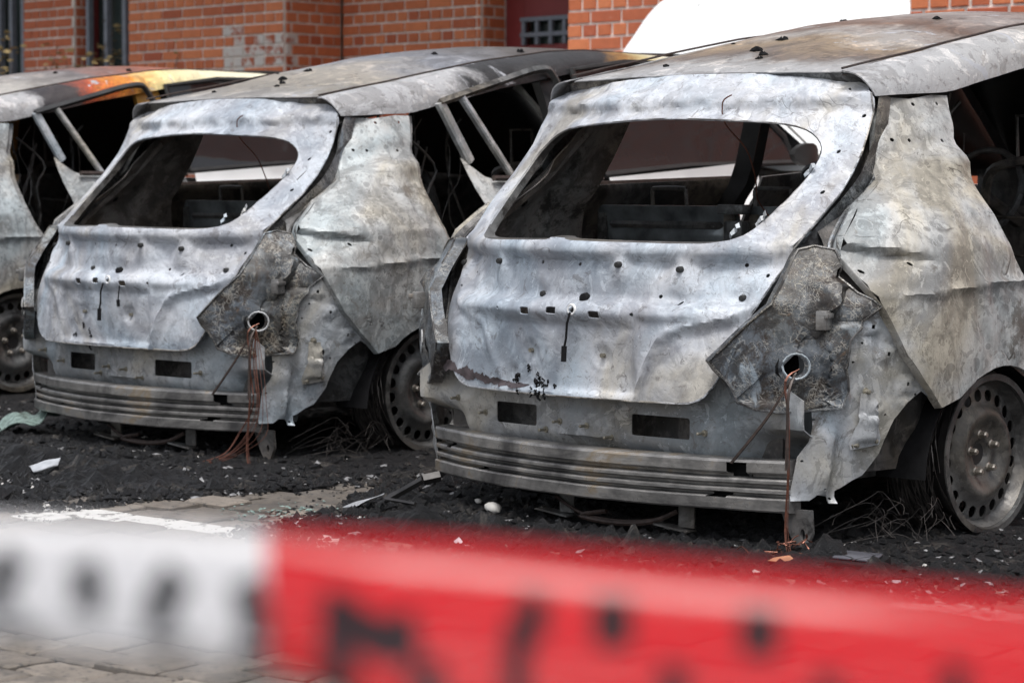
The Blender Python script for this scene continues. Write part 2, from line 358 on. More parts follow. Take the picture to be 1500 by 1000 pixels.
crease = [(.250, .375), (.268, .43), (.295, .49), (.318, .535), (.345, .568), (.391, .584), (.463, .599), (.519, .616), (.56, .66), (.62, .75)]
def seg_dist(px, pz, line):
    best = 9; sgn = 1
    for (x0, z0), (x1, z1) in zip(line[:-1], line[1:]):
        dx, dz = x1-x0, z1-z0; t = max(0, min(1, ((px-x0)*dx+(pz-z0)*dz)/(dx*dx+dz*dz)))
        ex, ez = px-(x0+t*dx), pz-(z0+t*dz); d = math.hypot(ex, ez)
        if d < best-1e-9: best = d; sgn = 1 if dx*ez-dz*ex > 0 else -1
    return best*sgn
dents = []
bosses = [(-.595, .727), (-.308, .741), (.179, .743), (.349, .733)]
def tail(x, z):
    y = Tb(x, z)
    o = 0.                                   # outwards
    ax = abs(x)
    # sill roll under the window
    o += .012*sstep(.765, .785, z)*(1-sstep(.80, .83, z))
    # concave upper band
    band = sstep(.632, .652, z)*(1-sstep(.755, .766, z))*(1-sstep(.50, .60, ax))
    pad = 0
    for bx, bz in bosses: pad = max(pad, math.exp(-((x-bx)/.032)**2)*(1-sstep(.0, .10, bz-z)))
    o -= .030*band*(1-pad*.9)+.006*band*(N((x, z, 12), 9))
    # shelf
    o += .012*math.exp(-((z-.612)/.016)**2)*(1-sstep(.42, .55, ax))
    # number plate field
    fld = sstep(-.30, -.27, x)*(1-sstep(.235, .265, x))*sstep(.385, .40, z)*(1-sstep(.575, .592, z))
    o -= .012*fld
    # swept crease to each side with the lower corner set back
    d = seg_dist(ax, z, crease)
    o += .010*math.exp(-(d/.008)**2)*(1 if x > 0 else .4) - .013*sstep(-.004, -.03, d)*(1-sstep(-.16, -.30, d))*(1 if x > 0 else .35)
    # pressed dishes
    for bx, bz, r_, h in ((-.127, .498, .034, -.008), (.139, .496, .034, -.008), (-.105, .655, .022, -.009), (.509, .66, .02, -.006), (.35, .643, .03, -.012), (-.44, .65, .03, .010), (.42, .655, .045, .012), (.05, .655, .04, -.012), (-.245, .62, .022, .008), (.246, .612, .026, -.012), (-.03, .612, .05, -.010)):
        q = math.hypot(x-bx, z-bz)/r_
        o += h*math.exp(-q*q*1.2)
        if r_ == .034: o += .003*math.exp(-((q-1.1)/.18)**2)
    # spoiler lip across the top, crumpled
    top = sstep(1.12, 1.17, z)
    o += .016*math.exp(-((z-1.205)/.02)**2) - .012*math.exp(-((z-1.165)/.02)**2)*sstep(0, .05, .56-ax)
    o += top*(.012*N((x*.7, z*1.4, 3), 13)+.014*abs(N((x*.7, z*1.5, 9), 20)))
    o += .0038*N((x, z, 0), 4)+.0022*N((x, z, 5), 10)+.0007*N((x, z, 8), 26)
    for dx, dz_, dr_, dh in dents:
        q = ((x-dx)**2+(z-dz_)**2)/(dr_*dr_)
        if q < 5: o += dh*math.exp(-q)
    # side frames of the window have a raised outer half
    if z > .8: o += .010*sstep(.53, .60, ax)
    return (x, y-o, z)

quarter_edge = [(.664, 1.202), (.631, 1.139), (.600, 1.073), (.575, 1.017), (.545, .976), (.480, .934), (.424, .905), (.315, .822), (.297, .775), (.302, .687), (.325, .640), (.388, .518), (.455, .445), (.538, .371)]
def groove(y, z):
    # pressed triangular recess pointing forwards
    tip = .544; t = (y-.26)/(tip-.26)
    if t < -.3 or t > 1.15: return 0
    top = .818-.048*t; bot = .687+.065*t
    m = sstep(0, .022, top-z)*sstep(0, .05, z-bot)*sstep(0, .03, tip+.005-y)
    return -.036*m
def quarter(y, z, s=1):
    x = S(y, z)
    o = groove(y, z)
    # haunch ridge running forward from the tail gap
    hz = interp(y, [.50, .60, .70, .83, .95], [.955, 1.005, 1.035, 1.05, 1.045])
    o += .017*math.exp(-((z-hz+.018)/.028)**2)*sstep(.5, .56, y)
    o -= .012*math.exp(-((z-hz-.035)/.03)**2)*sstep(.5, .6, y)
    # shoulder crease
    cz = .672+.03*sstep(.3, .9, y)
    o += .010*math.exp(-((z-cz)/.009)**2)
    # edge lip on the arch and the bumper cut
    o += .0035*N((y, z, 2), 4)+.0014*N((y, z, 7), 12)+.0004*N((y, z, 1), 34)
    o += .006*abs(N((y*1.0, z*.6, 4), 9))*sstep(1.0, 1.1, z)+.012*abs(N((y, z*.5, 4), 12))*sstep(.17, .0, y-interp(z, [.6, .72, .88, 1.0, 1.2], [.97, .88, .835, .85, .93]))*sstep(.6, .7, y)
    return (s*(x+o), y, z)
def roofpt(x, y): return (x, y, R_(x, y)+.004*N((x, y, 1), 3)+.0015*N((x, y, 6), 12)-.006*math.exp(-((abs(x)-.30)/.02)**2)*sstep(.9, 1.1, y)*0)
def railpt(v, y, s=1):
    a = v*PI/2
    dz = interp(y, [.6, .93, 1.3, 1.7, 2.1, 2.5], [.055, .095, .088, .072, .05, .04])
    return (s*(.520+interp(y, [.58, .80], [.084, .118])*math.sin(a)+.003*N((v, y, 2), 4)), y, zr(y)+.002-(dz+.02)*(1-math.cos(a))-.02*0+.003*N((v, y, 0), 9))

# ---------------------------------------------------------------- the burnt hatchback, built once
def build_car(label, seed=0.):
    SEED[0] = seed; dents.clear(); rd = random.Random(int(seed)+3)
    for _ in range(26): dents.append((rd.uniform(-.55, .55), rd.uniform(.40, .78), rd.uniform(.012, .034), rd.uniform(-.008, .006)))
    root = empty('burnt_hatchback')
    tag(root, label, 'car', 'burnt hatchbacks parked side by side')
    # --- tailgate
    right = [(.603, 1.212), (.618, 1.159), (.624, 1.10), (.632, 1.05), (.638, .995), (.641, .93), (.632, .874), (.620, .824), (.611, .79), (.601, .755), (.585, .702), (.562, .647), (.538, .59), (.520, .547), (.511, .506), (.503, .465), (.486, .430), (.460, .400), (.425, .384), (.37, .378)]
    left = [(-x-(.055*math.exp(-((z-.60)/.10)**2)), z) for x, z in right[::-1]]
    out = right+[(.172, .378), (0, .377), (-.19, .377)]+left+[(-.52, 1.250), (-.344, 1.263), (-.094, 1.277), (.171, 1.275), (.397, 1.266), (.52, 1.25)]
    out = spl(out, True, 3)
    wr = [(.0, 1.147), (.189, 1.141), (.358, 1.131), (.437, 1.119), (.484, 1.100), (.517, 1.073), (.533, 1.045), (.536, 1.010), (.534, .974), (.526, .93), (.512, .888), (.492, .842), (.455, .812), (.377, .802), (.228, .803)]
    wl = [(-x-.02*sstep(.9, .8, z), z) for x, z in wr[1:]][::-1]
    win = spl(wr+[(0, .806), (-.03, .812), (-.09, .813), (-.1, .806)]+wl, True, 2)
    hol = [rrect(-.150, .598, -.113, .620, .005), rrect(-.050, .603, -.012, .624, .005), rrect(.112, .597, .148, .618, .005)]
    sm = [ngon(a, b, .0055, 7) for a, b in ((-.119, .743), (.031, .741), (.497, .746), (-.448, .643), (.359, .643), (.243, .611), (-.246, .613), (.60, .94), (.620, .786), (.60, 1.148), (-.60, .94), (-.56, .66), (.56, .72), (.577, 1.05), (-.50, .70), (.30, .66))]+[ngon(.055, .619, .010, 8)]
    mb = MB(); mb.sheet(out, tail, [win]+hol, .011, sm)
    A = [Vector(tail(*p)) for p in out if p[1] < 1.19]; A = A[::-1]; mb.strip(A, [q+Vector((-.010 if q.x > .3 else .010 if q.x < -.3 else 0, .014, .006 if q.z < .5 else 0)) for q in A]) if 0 else None
    tg = mb.build('tailgate', M['tail'], root, .004, True, 50)
    MB().tube([Vector(tail(*p))+Vector((0, .001, 0)) for p in right], .0028, 5).build('folded_edge', M['spoiler'], tg)
    MB().tube([Vector(tail(*p))+Vector((0, .001, 0)) for p in out if p[1] < .40], .0026, 5).build('folded_edge', M['spoiler'], tg)
    # inner flange and inner frame of the window opening
    wd = win+[win[0]]; A = [tail(*p) for p in wd]; ctr = Vector((0, .23, .97))
    B_ = [tuple(Vector(a)+Vector((0, .045, .004))) for a in A]
    C2 = [tuple(Vector(b)+Vector(((1 if b[0] > 0 else -1)*.06, .01, (.02 if b[2] > .95 else -.05)))) for b in B_]
    MB().strip(A, B_).strip(B_, C2).build('window_flange', M['innerflange'], tg, .002, True, 50)
    if seed == 0:      # scorched paint still clinging to the left lower corner
        cl_ = spl([(-.600, .56), (-.575, .50), (-.535, .452), (-.47, .425), (-.38, .42), (-.30, .405), (-.21, .395), (-.14, .40)], False, 16); rg = random.Random(6); a_, b_ = [], []
        for i, (x, z) in enumerate(cl_):
            wv = .0015+.015*math.sin(i*PI/(len(cl_)-1)); q1, q2 = N((i*.11, 0, 2), 1.3)+.5*N((i*.11, 3, 2), 4), N((i*.11, 7, 2), 1.5)+.6*N((i*.11, 9, 2), 5); a_.append((x-.35*wv*(1+q1), z-wv*(1+q1))); b_.append((x+.35*wv*(1+q2), z+wv*(.7+q2)))
        def tl_(x, z): q = tail(x, z); return (q[0], q[1]-.0015, q[2])
        MB().sheet(a_+b_[::-1], tl_, [], .006).build('peeled_paint', simple('scorched_paint', (.07, .055, .06), .5, 0, .5, 30), tg, 0)
    # torn aluminium glue tabs on the sill corner
    for (a, b), an in (((.50, .85), 0), ((.455, .818), 1), ((.535, .98), 2)):
        p = Vector(tail(a, b)); m_ = MB(); n_ = 7
        v1 = [p+Vector((-.018+.006*i, .012+.006*math.sin(i*2+an), -.006+.006*i+.002*math.sin(i*3))) for i in range(n_)]
        v2 = [q+Vector((-.008, .004, .010+.003*math.sin(i*2.3+an))) for i, q in enumerate(v1)]
        m_.strip(v1, v2).build('glue_tab', M['corner'], tg, .002)
    for k, (a, b) in enumerate(bosses+[(-.105, .655), (.509, .66)]):
        p = Vector(tail(a, b)); m_ = MB()
        m_.lathe([(-.012, .003), (-.011, .0075), (-.004, .009), (.004, .0095)], 10, p, 'y', True).build('grommet', M['rubber'], tg)
    for a, b in ((-.127, .498), (.139, .496)):
        p = Vector(tail(a, b)); MB().lathe([(-.012, .004), (-.012, .007), (0, .007)], 6, p, 'y', True).build('plate_bolt', M['stud'], tg)
    p = Vector(tail(.062, .648)); mb = MB(); mb.lathe([(-.016, .006), (-.014, .014), (0, .017), (.006, .012)], 9, p, 'y', True)
    mb.tube([p+Vector((0, -.004, -.006)), p+Vector((-.006, -.012, -.02)), p+Vector((-.002, -.004, -.035))], .005)
    mb.build('lock_knob', M['black'], tg)
    p = Vector(tail(.055, .619))
    MB().lathe([(-.004, .010), (-.005, .014), (-.001, .017)], 12, p, 'y').build('latch_ring', M['white'], tg)
    mb = MB(); q0 = p+Vector((-.002, -.006, -.008)) if seed == 0 else p+Vector((-.02, -.008, -.012))
    mb.tube([q0, q0+Vector((-.006, -.006, -.03)), q0+Vector((-.010, -.004, -.07)), q0+Vector((-.016, -.005, -.095))], .0035, 5)
    mb.tube([q0+Vector((-.016, -.006, -.092)), q0+Vector((-.018, -.006, -.135))], .008, 5)
    if seed: q1 = Vector(tail(.115, .60)); MB().tube([q1, q1+Vector((0, -.006, -.05)), q1+Vector((0, -.006, -.052)), q1+Vector((.004, -.008, -.075))], [.0025, .0025, .007, .006], 5).build('short_lead', M['black'], tg)
    mb.build('dangling_lead', M['black'], tg)
    # drips of melted plastic near the lower edge
    mb = MB(); rr = random.Random(5)
    for i in range(34 if seed == 0 else 6):
        x = -.10+rr.choice((-.09, -.03, .0, .02))+rr.gauss(0, .016); z0 = .385+abs(rr.gauss(0, .03)); a = Vector(tail(x, z0)); n_ = 6; L_ = rr.uniform(.01, .04)
        mb.tube([a+Vector((rr.gauss(0, .003), .001, -L_*k/n_)) for k in range(n_)], [max(.0012, rr.gauss(.004, .002))*(1-.7*abs(k/n_-.3)) for k in range(n_)], 6)
    mb.build('melted_drips', M['black'], tg)['kind'] = 'stuff'
    # wiper cable hanging across the opening
    mb = MB(); a = Vector(tail(.20, 1.18)); mb.tube(spl([a+Vector((.03, -.01, .03)), a+Vector((0, -.012, .01)), a+Vector((0, .0, -.05)), a+Vector((.035, .05, -.12)), a+Vector((.03, .10, -.20)), a+Vector((-.01, .16, -.26)), a+Vector((0, .2, -.31))], False, 4), .0022, 5)
    mb.build('hanging_wire', M['copper'], tg)
    # --- roof
    ol = [(.515, .64), (.50, .60), (.397, .585), (.171, .572), (0, .568), (-.171, .572), (-.397, .585), (-.50, .60), (-.515, .64)]+[(-.515, y/10) for y in range(8, 27, 2)]+[(-.4, 2.69), (0, 2.74), (.4, 2.69)]+[(.515, y/10) for y in range(26, 6, -2)]
    MB().sheet(ol, roofpt, [], .032).build('roof_panel', M['roofA'], root, .003)
    hp_ = [(-.605, .66, 1.195), (-.56, .630, 1.262), (-.53, .615, 1.268)]+[(x, interp(abs(x), [0, .17, .4, .5], [.570, .574, .588, .605]), 0) for x in (-.5, -.4, -.3, -.17, 0, .17, .3, .4, .5)]+[(.53, .615, 1.268), (.56, .630, 1.262), (.605, .66, 1.195)]
    A = [Vector((x, y+.004, z or R_(x, y)-.004)) for x, y, z in hp_]; MB().strip(A, [q+Vector((0, .035, -.06)) for q in A]).strip([q+Vector((0, .035, -.06)) for q in A], [q+Vector((0, .12, -.06)) for q in A]).build('rear_header', M['gutter'], root, .003)
    for s in (-1, 1):
        ys = [.60+.05*i for i in range(43)]
        mb = MB(); vs = [i/6 for i in range(7)]
        rows = [[railpt(v, y+(.035*v*v-.02 if i < 1 else 0), s) for i, y in enumerate(ys)] for v in vs]
        for a, b in zip(rows[:-1], rows[1:]): mb.strip(a, b)
        # A pillar down to the scuttle
        pa = [(2.7, 1.487, .62, .52), (2.9, 1.40, .66, .57), (3.1, 1.27, .70, .62), (3.3, 1.12, .745, .67), (3.42, 1.03, .775, .70)]
        mb.strip([(s*q[2], q[0]+.0, q[1]-.05) for q in pa], [(s*q[3], q[0], q[1]) for q in pa])
        mb.build('roof_rail', M['railA'], root, .004)
        # ditch with its moulding
        mb = MB(); mb.strip([(s*.517, y, zr(y)-.014) for y in ys], [(s*.499, y, zr(y)-.014) for y in ys])
        mb.tube([(s*.508+.0025*math.sin(y*7), y, zr(y)+.004+(.012 if s < 0 else .002)*abs(math.sin(y*1.9))) for y in ys], .0035, 5)
        mb.build('roof_ditch', M['blackwire'], root)
    rc = random.Random(21)
    for i in range(9):
        x, y = rc.uniform(-.42, .42), rc.uniform(.7, 2.1); sz = rc.uniform(.004, .013); m_ = MB(); p = Vector(roofpt(x, y))
        ll = []
        for k in range(9):
            for e in range(3):
                rk = sz*(1, .75, .3)[e]*(1+.4*math.sin(3.1*k+i+e)); ll.append(p+Vector((rk*1.7*math.cos(.7*k+i), rk*math.sin(.7*k+i), .001+sz*(0, .45, .7)[e]*(1+.6*math.cos(2.2*k+i)))))
        m_.add(ll, [(3*k+e, 3*((k+1) % 9)+e, 3*((k+1) % 9)+e+1, 3*k+e+1) for k in range(9) for e in range(2)]+[tuple(3*k+2 for k in range(9))])
        m_.build('char_flake', M['black'], root, .002, False)
    # --- quarter panels, sill, arches
    door = [(.664, 1.202), (.75, 1.198), (.85, 1.212), (.925, 1.212), (.895, 1.15), (.868, 1.09), (.850, 1.04), (.838, .96), (.835, .88), (.848, .82), (.872, .76), (.91, .70), (.955, .64), (1.02, .56), (1.085, .47), (1.14, .36), (1.19, .25), (1.26, .20), (1.5, .185), (3.05, .185), (3.05, .115), (1.25, .115), (1.16, .13), (1.125, .22)]
    arch = [(.82+.305*math.cos(math.radians(a)), .165+.305*math.sin(math.radians(a))) for a in range(12, 140, 8)]
    for s in (1, -1):
        outl = door+arch[1:]+quarter_edge[::-1][:-1]
        sm = [ngon(a, b, .0055, 7) for a, b in ((.672, 1.172), (.755, 1.183), (.857, 1.187), (.640, 1.083), (.687, 1.082), (.805, 1.083), (.438, .753), (.318, .734))]
        mb = MB(); mb.sheet(outl, lambda a, b: quarter(a, b, s), [], .014 if s > 0 else .03, sm if s > 0 else ())
        je = spl([(.925, 1.212), (.895, 1.15), (.868, 1.09), (.850, 1.04), (.838, .96), (.835, .88), (.848, .82), (.872, .76), (.91, .70), (.955, .64), (1.02, .56), (1.085, .47), (1.14, .36), (1.19, .25), (1.26, .20), (1.5, .185), (3.05, .185)], False, 3)
        A = [Vector(quarter(a, b, s)) for a, b in je]
        B_ = [q+Vector((-s*(.028+.006*N(q, 14)), .020, 0)) for q in A]; C2 = [q+Vector((-s*.006, .022, 0)) for q in B_]; D2 = [q+Vector((-s*.035, .004, 0)) for q in C2]
        mb.strip(A, B_).strip(B_, C2).strip(C2, D2)
        # lips along the arch and the bumper cut
        le = arch[::-1][-17:]; A = [Vector(quarter(a, b, s)) for a, b in arch]; mb.strip(A, [q+Vector((-s*.022, 0, .004)) for q in A])
        A = [Vector(quarter(a, b, s)) for a, b in quarter_edge]; mb.strip(A, [q+Vector((-s*.026, .004, -.002)) for q in A])
        mb.build('rear_quarter_panel', M['quarter'], root, .003, True, 50)
        # wheelhouse
        mb = MB(); n_ = 16; rows = []
        for x in (.86, .62, .60):
            rows.append([(s*(x if x > .7 else x), .82+.31*math.cos(math.radians(a)), .165+.31*math.sin(math.radians(a))) for a in np.linspace(14, 178, n_)])
        mb.strip(rows[0], rows[1]); c0 = (s*.60, .82, .165); mb.add(rows[2]+[c0], [(i, i+1, n_) for i in range(n_-1)])
        mb.build('wheelhouse', M['black'], root, .002)
        # gutter between tailgate and quarter
        ge = spl([(.603, .63, 1.215), (.618, .60, 1.16), (.626, .57, 1.08), (.640, .50, .995), (.643, .42, .93), (.622, .30, .83), (.60, .245, .765), (.585, .21, .70), (.562, .165, .647), (.538, .13, .59), (.52, .10, .547), (.508, .08, .48)], False, 4)
        A = [Vector((s*x, y+.012, z)) for x, y, z in ge]; B_ = [q+Vector((s*.006, .045, -.015)) for q in A]
        fl = spl([(.600, .655, 1.200), (.615, .631, 1.139), (.632, .600, 1.073), (.645, .575, 1.017), (.670, .545, .976), (.680, .480, .934), (.682, .424, .905), (.717, .315, .822), (.742, .297, .775), (.735, .275, .72), (.71, .24, .65), (.68, .20, .59), (.64, .155, .547), (.60, .12, .48)], False, 4)
        m_ = len(B_); idx = np.linspace(0, len(fl)-1, m_); F_ = [Vector(fl[int(i)])*(1-i % 1)+Vector(fl[min(int(i)+1, len(fl)-1)])*(i % 1) for i in idx]
        F_ = [Vector((s*(q.x-.01), q.y, q.z)) for q in F_]
        Mi_ = [(a*.45+b*.55)+Vector((-s*.012, .03, -.01)) for a, b in zip(B_, F_)]
        mb = MB(); mb.strip(A, B_).strip(B_, Mi_).strip(Mi_, F_)
        mb.tube([q*.5+p_*.5+Vector((s*.004, -.012, .004)) for q, p_ in zip(Mi_, F_)], .006, 6)
        mb.build('hatch_gutter', M['gutter'], root, .002)
        # lamp pan
        lo = [(.262, .80), (.285, .79), (.280, .72), (.292, .679), (.320, .645), (.283, .606), (.247, .556), (.237, .485), (.249, .430), (.245, .405), (.225, .382), (.177, .372), (.136, .368), (.091, .374), (.062, .394), (.052, .447), (.030, .50), (.085, .60), (.16, .70), (.23, .79)]
        def lamp(y, z, s=s):
            x = S(y, z)-.040
            o = .042*sstep(.178, .184, y)*sstep(.375, .382, z)*(1-sstep(.60, .612, z))     # box beside the hole
            o += .030*sstep(.205, .215, y)*sstep(.605, .612, z)*(1-sstep(.70, .72, z))     # shoulder bracket above it
            o += .024*sstep(.398, .384, z)                                                 # bottom lip kicks out
            q = math.hypot(y-.158, (z-.49)*.8)
            o += .018*math.exp(-((q-.030)/.008)**2)
            dg = (y-.05)-.62*(z-.45)                                                       # diagonal fold under the tailgate edge
            o += .020*sstep(.055, .048, dg)*sstep(.0, .03, dg+.01)
            o -= .030*math.exp(-((dg-.085)/.02)**2)*sstep(.52, .56, z)
            o += .007*N((y, z, 3), 9)+.006*abs(N((y, z, 6), 19))+.002*N((y, z, 2), 45)
            return (s*(x+o), y+.3*o*(1 if y < .2 else 0)-.0, z)
        mb = MB(); mb.sheet(lo, lamp, [ngon(.158, .490, .0205, 12, .029)], .013 if s > 0 else .02)
        A = [Vector(lamp(a, b)) for a, b in resamp(lo, .02)]; A.append(A[0]); mb.strip(A, [q+Vector((-s*.03, .02, 0)) for q in A])
        lp = mb.build('lamp_pan', M['lamp'], root, .003)
        eg = [Vector(lamp(a, b))+Vector((s*.002, 0, 0)) for a, b in resamp(lo, .02)]; MB().tube(eg+[eg[0]], .0035, 5, False).build('pan_edge', M['gutter'], lp)
        c0 = Vector(lamp(.158, .49)); mb = MB()
        ring = [Vector((s*(S(.158+.024*math.cos(a), .49)-.014), .152+.024*math.cos(a), .49+.033*math.sin(a))) for a in [2*PI*i/16 for i in range(17)]]
        mb.tube(ring, .0032, 6, False).build('cable_ring', M['rear'], lp)
        MB().lathe([(-s*.03, .0), (-s*.03, .045), (-s*.002, .045)], 14, (c0.x-s*.012, c0.y+.012, .49), 'x').build('hole_shade_cup', M['black'], lp)  # black cup added behind the cable hole, its colour standing in for shade
        cc = Vector(lamp(.198, .61)); mb = MB(); mb.box(cc+Vector((s*.012, -.008, 0)), (.030, .045, .050), .3*s); mb.box(cc+Vector((s*.030, -.010, .012)), (.012, .050, .014), .3*s)
        mb.build('lamp_clip', M['beam'], lp, 0, True, 30, -1, .003)
        # corner panel
        co = [(.317, .655), (.283, .612), (.247, .56), (.237, .49), (.244, .41), (.225, .388), (.177, .378), (.195, .372), (.200, .33), (.196, .290), (.180, .25), (.180, .133), (.215, .135), (.225, .150), (.244, .150), (.254, .128), (.275, .126), (.272, .159), (.301, .186), (.325, .200), (.357, .257), (.364, .293), (.385, .347), (.423, .39), (.469, .418), (.53, .385), (.46, .46), (.40, .53), (.345, .64)]
        def corner(y, z, s=s):
            x = S(y, z)-.024
            o = 0
            for a, b in ((.311, .592), (.352, .520), (.415, .439)): o += .012*(math.exp(-(max(abs(y-a), abs(z-b))/.021)**8))-.006*math.exp(-(max(abs(y-a), abs(z-b))/.036)**4)
            q = math.hypot(y-.33, z-.381); o += .007*math.exp(-((q-.016)/.007)**2)
            o += .012*math.exp(-((y-.235)/.014)**2)*sstep(.36, .30, z)                     # vertical rib down to the sill
            o -= .010*math.exp(-((y-.262)/.014)**2)*sstep(.36, .30, z)
            o += .008*math.exp(-((y-.235)/.02)**2)*sstep(.26, .2, z)
            o += .012*sstep(.14, .128, z)
            o += .0035*N((y, z, 3), 6)+.0012*N((y, z, 6), 18)
            return (s*(x+o), y, z)
        sm = [ngon(a, b, .0055, 4, .0075, .7) for a, b in ((.311, .592), (.352, .520), (.415, .439))]+[ngon(.33, .381, .009, 9, .012)]+[ngon(a, b, .0035, 6) for a, b in ((.16, .30), (.15, .34), (.36, .36), (.235, .165), (.265, .138), (.34, .28), (.2, .35), (.29, .55), (.27, .5), (.45, .41), (.19, .24))]
        mb = MB(); mb.sheet(co, corner, [], .013 if s > 0 else .022, sm)
        cp = mb.build('rear_corner_panel', M['corner'], root, .003)
        MB().tube([Vector(corner(a, b))+Vector((s*.002, 0, 0)) for a, b in spl([(.237, .56), (.232, .50), (.238, .42), (.236, .395), (.222, .383)], False, 4)], .0045, 6).build('folded_edge', M['tail'], cp)
        # bumper bracket riveted to the corner
        bo = [(.283, .418), (.318, .418), (.323, .36), (.340, .30), (.338, .283), (.276, .270), (.272, .288), (.281, .36)]
        def brk(y, z, s=s):
            x, yy, zz = corner(y, z); m = sstep(.272, .290, y)*sstep(.334, .316, y)*(1 if z < .36 else .3)
            return (x+s*(.016+.014*m*sstep(.284, .30, z)*sstep(.41, .38, z)+.004*(math.exp(-((z-.345)/.01)**2))), yy, zz)
        br = MB().sheet(bo, brk, [], .008).build('bumper_bracket', M['rear'], cp, .004, True, 35)
        for a, b in ((.300, .423), (.287, .282), (.330, .292)):
            x, y_, z_ = corner(a, b); MB().lathe([(s*.005, .011), (s*.009, .011), (s*.009, .007), (s*.02, .006), (s*.021, .003)], 8, (x, y_, z_), 'x', True).build('bracket_bolt', M['stud'], cp)
        # inner side wall of the boot and C pillar
        io = [(.26, .20), (.26, .70), (.34, .84), (.50, .97), (.62, 1.12), (.72, 1.17), (.90, 1.18), (.90, 1.05), (.88, .90), (.93, .78), (1.05, .60), (1.15, .40), (1.2, .2)]
        def inn(y, z, s=s):
            return (s*(S(y, z)-.10+.012*N((y, z, 3), 6)+.02*math.exp(-((y-.55)/.03)**2)-.02*sstep(.7, .75, y)), y, z)
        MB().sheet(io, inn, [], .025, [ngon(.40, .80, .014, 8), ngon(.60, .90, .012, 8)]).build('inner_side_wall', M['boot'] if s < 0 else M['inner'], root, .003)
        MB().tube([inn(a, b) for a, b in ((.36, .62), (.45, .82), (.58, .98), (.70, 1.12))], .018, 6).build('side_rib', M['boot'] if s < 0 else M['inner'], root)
        # B pillar, front pillar base
        mb = MB()
        for y0_, y1_ in ((1.66, 1.80),):
            zz = [.16+.08*i for i in range(17)]
            def bp(y, z): return (s*(S(y, z) if z < 1.0 else interp(z, [1.0, 1.25, 1.44], [.76, .69, .61]))-s*.03, y+(.12*sstep(.9, .2, z) if z < .9 else -.05*(z-.9)), z)
            mb.strip([bp(y0_, z) for z in zz], [bp(y1_, z) for z in zz])
            mb.strip([Vector(bp(y0_, z))+Vector((-s*.06, .02, 0)) for z in zz], [bp(y0_, z) for z in zz])
        mb.build('b_pillar', M['pillarB'], root, .006)
        # side member under the cant rail: closed off inner header
        MB().strip([(s*.60, y, zr(y)-.10) for y in ys], [(s*.53, y, zr(y)-.05) for y in ys]).build('inner_header', M['inner'], root, .004)
        # front wing, skin of the front door
        wo = [(2.80, .16), (2.95, .16)]+[(3.47+.33*math.cos(math.radians(a)), .24+.33*math.sin(math.radians(a))) for a in range(170, 0, -10)]+[(3.85, .22), (4.10, .24), (4.15, .62), (3.95, .75), (3.6, .88), (3.42, .96), (2.80, .98)]
        MB().sheet(wo, lambda a, b: (s*S(a, b), a, b), [], .05).build('front_wing', M['white'], root, .003)
        # front wheel
    # --- rear lower panel
    def rp(x, z):
        ax = abs(x)
        y = .125+.10*x*x+.14*sstep(.48, .68, ax)*sstep(.33, .26, z)
        o = .012*sstep(.24, .262, z)-.03*sstep(.235, .215, z)
        o -= .010*sstep(.44, .46, ax)*(1-sstep(.58, .62, ax))
        for a, b, c_, d in ((-.10, .10, .288, .33), (.115, .15, .29, .35), (-.16, -.125, .30, .36), (-.10, .09, .262, .280)):
            o += .009*(sstep(a-.004, a, x)*sstep(c_-.004, c_, z)*(1-sstep(b, b+.004, x))*(1-sstep(d, d+.004, z)))
        o += .010*math.exp(-(max(abs(x+.49), 1.6*abs(z-.325))/.05)**4)
        for a, b in ((-.522, .334), (.426, .299)): o += .012*math.exp(-((x-a)**2+(z-b)**2)/.0006)
        o += .002*N((x, z, 1), 6)+.0006*N((x, z, 4), 20)
        return (x, y-o, z)
    ro = [(-.68, .13), (-.72, .25), (-.72, .40), (-.55, .50), (.55, .50), (.72, .40), (.72, .25), (.68, .13), (.60, .14), (.56, .20), (.50, .222), (.30, .212), (0, .205), (-.30, .212), (-.50, .222), (-.56, .20), (-.60, .14)]
    mb = MB(); mb.sheet(ro, rp, [rrect(-.357, .275, -.190, .335, .007), rrect(.170, .276, .368, .334, .007)], .014)
    lipx = [(-.5+.05*i) for i in range(21)]; A = [Vector(rp(x, interp(abs(x), [0, .3, .5], [.205, .212, .222]))) for x in lipx]; mb.strip(A, [q+Vector((0, .08, .005)) for q in A])
    rpn = mb.build('rear_panel', M['rear'], root, .003)
    for x, z in ((-.522, .334), (-.406, .299), (-.152, .268), (-.089, .296), (.015, .291), (.097, .265), (.426, .299)):
        p = Vector(rp(x, z)); MB().lathe([(-.034, .003), (-.033, .0042), (-.006, .0042), (-.006, .009), (0, .010)], 8, p, 'y', True).build('stud', M['stud'], rpn)
    # boot box behind the two vents: black cavity closed by the cross member
    MB().box((0, .21, .36), (1.24, .012, .30)).build('cross_member', M['inner'], root)
    # --- bumper beam
    prof = [(.0, .239, .055), (.006, .2385, .02), (.012, .237, .0), (.02, .229, -.004), (.045, .200, -.004), (.052, .194, .002), (.060, .190, .026), (.070, .183, .026), (.077, .179, .004), (.084, .174, .0), (.096, .166, .0), (.102, .161, .006), (.108, .158, .024), (.118, .152, .024), (.124, .149, .004), (.130, .145, .0), (.150, .137, .0), (.156, .133, .006), (.162, .130, .028), (.172, .124, .028), (.180, .122, -.002), (.188, .118, -.006), (.220, .085, -.004), (.226, .080, .0), (.232, .078, .02), (.26, .078, .055)]
    U = [q[0] for q in prof]
    prof = [(a, .239-(.239-b)*(.139/.161), c_) for a, b, c_ in prof]
    def bm_(u, v):
        z = interp(v, U, [q[1] for q in prof]); d = interp(v, U, [q[2] for q in prof])
        return (u, .030+.33*u*u+d+.002*N((u, v, 2), 9), z+.0015*N((u, v, 5), 7))
    mb = MB(); xs = [-.665+.0266*i for i in range(51)]
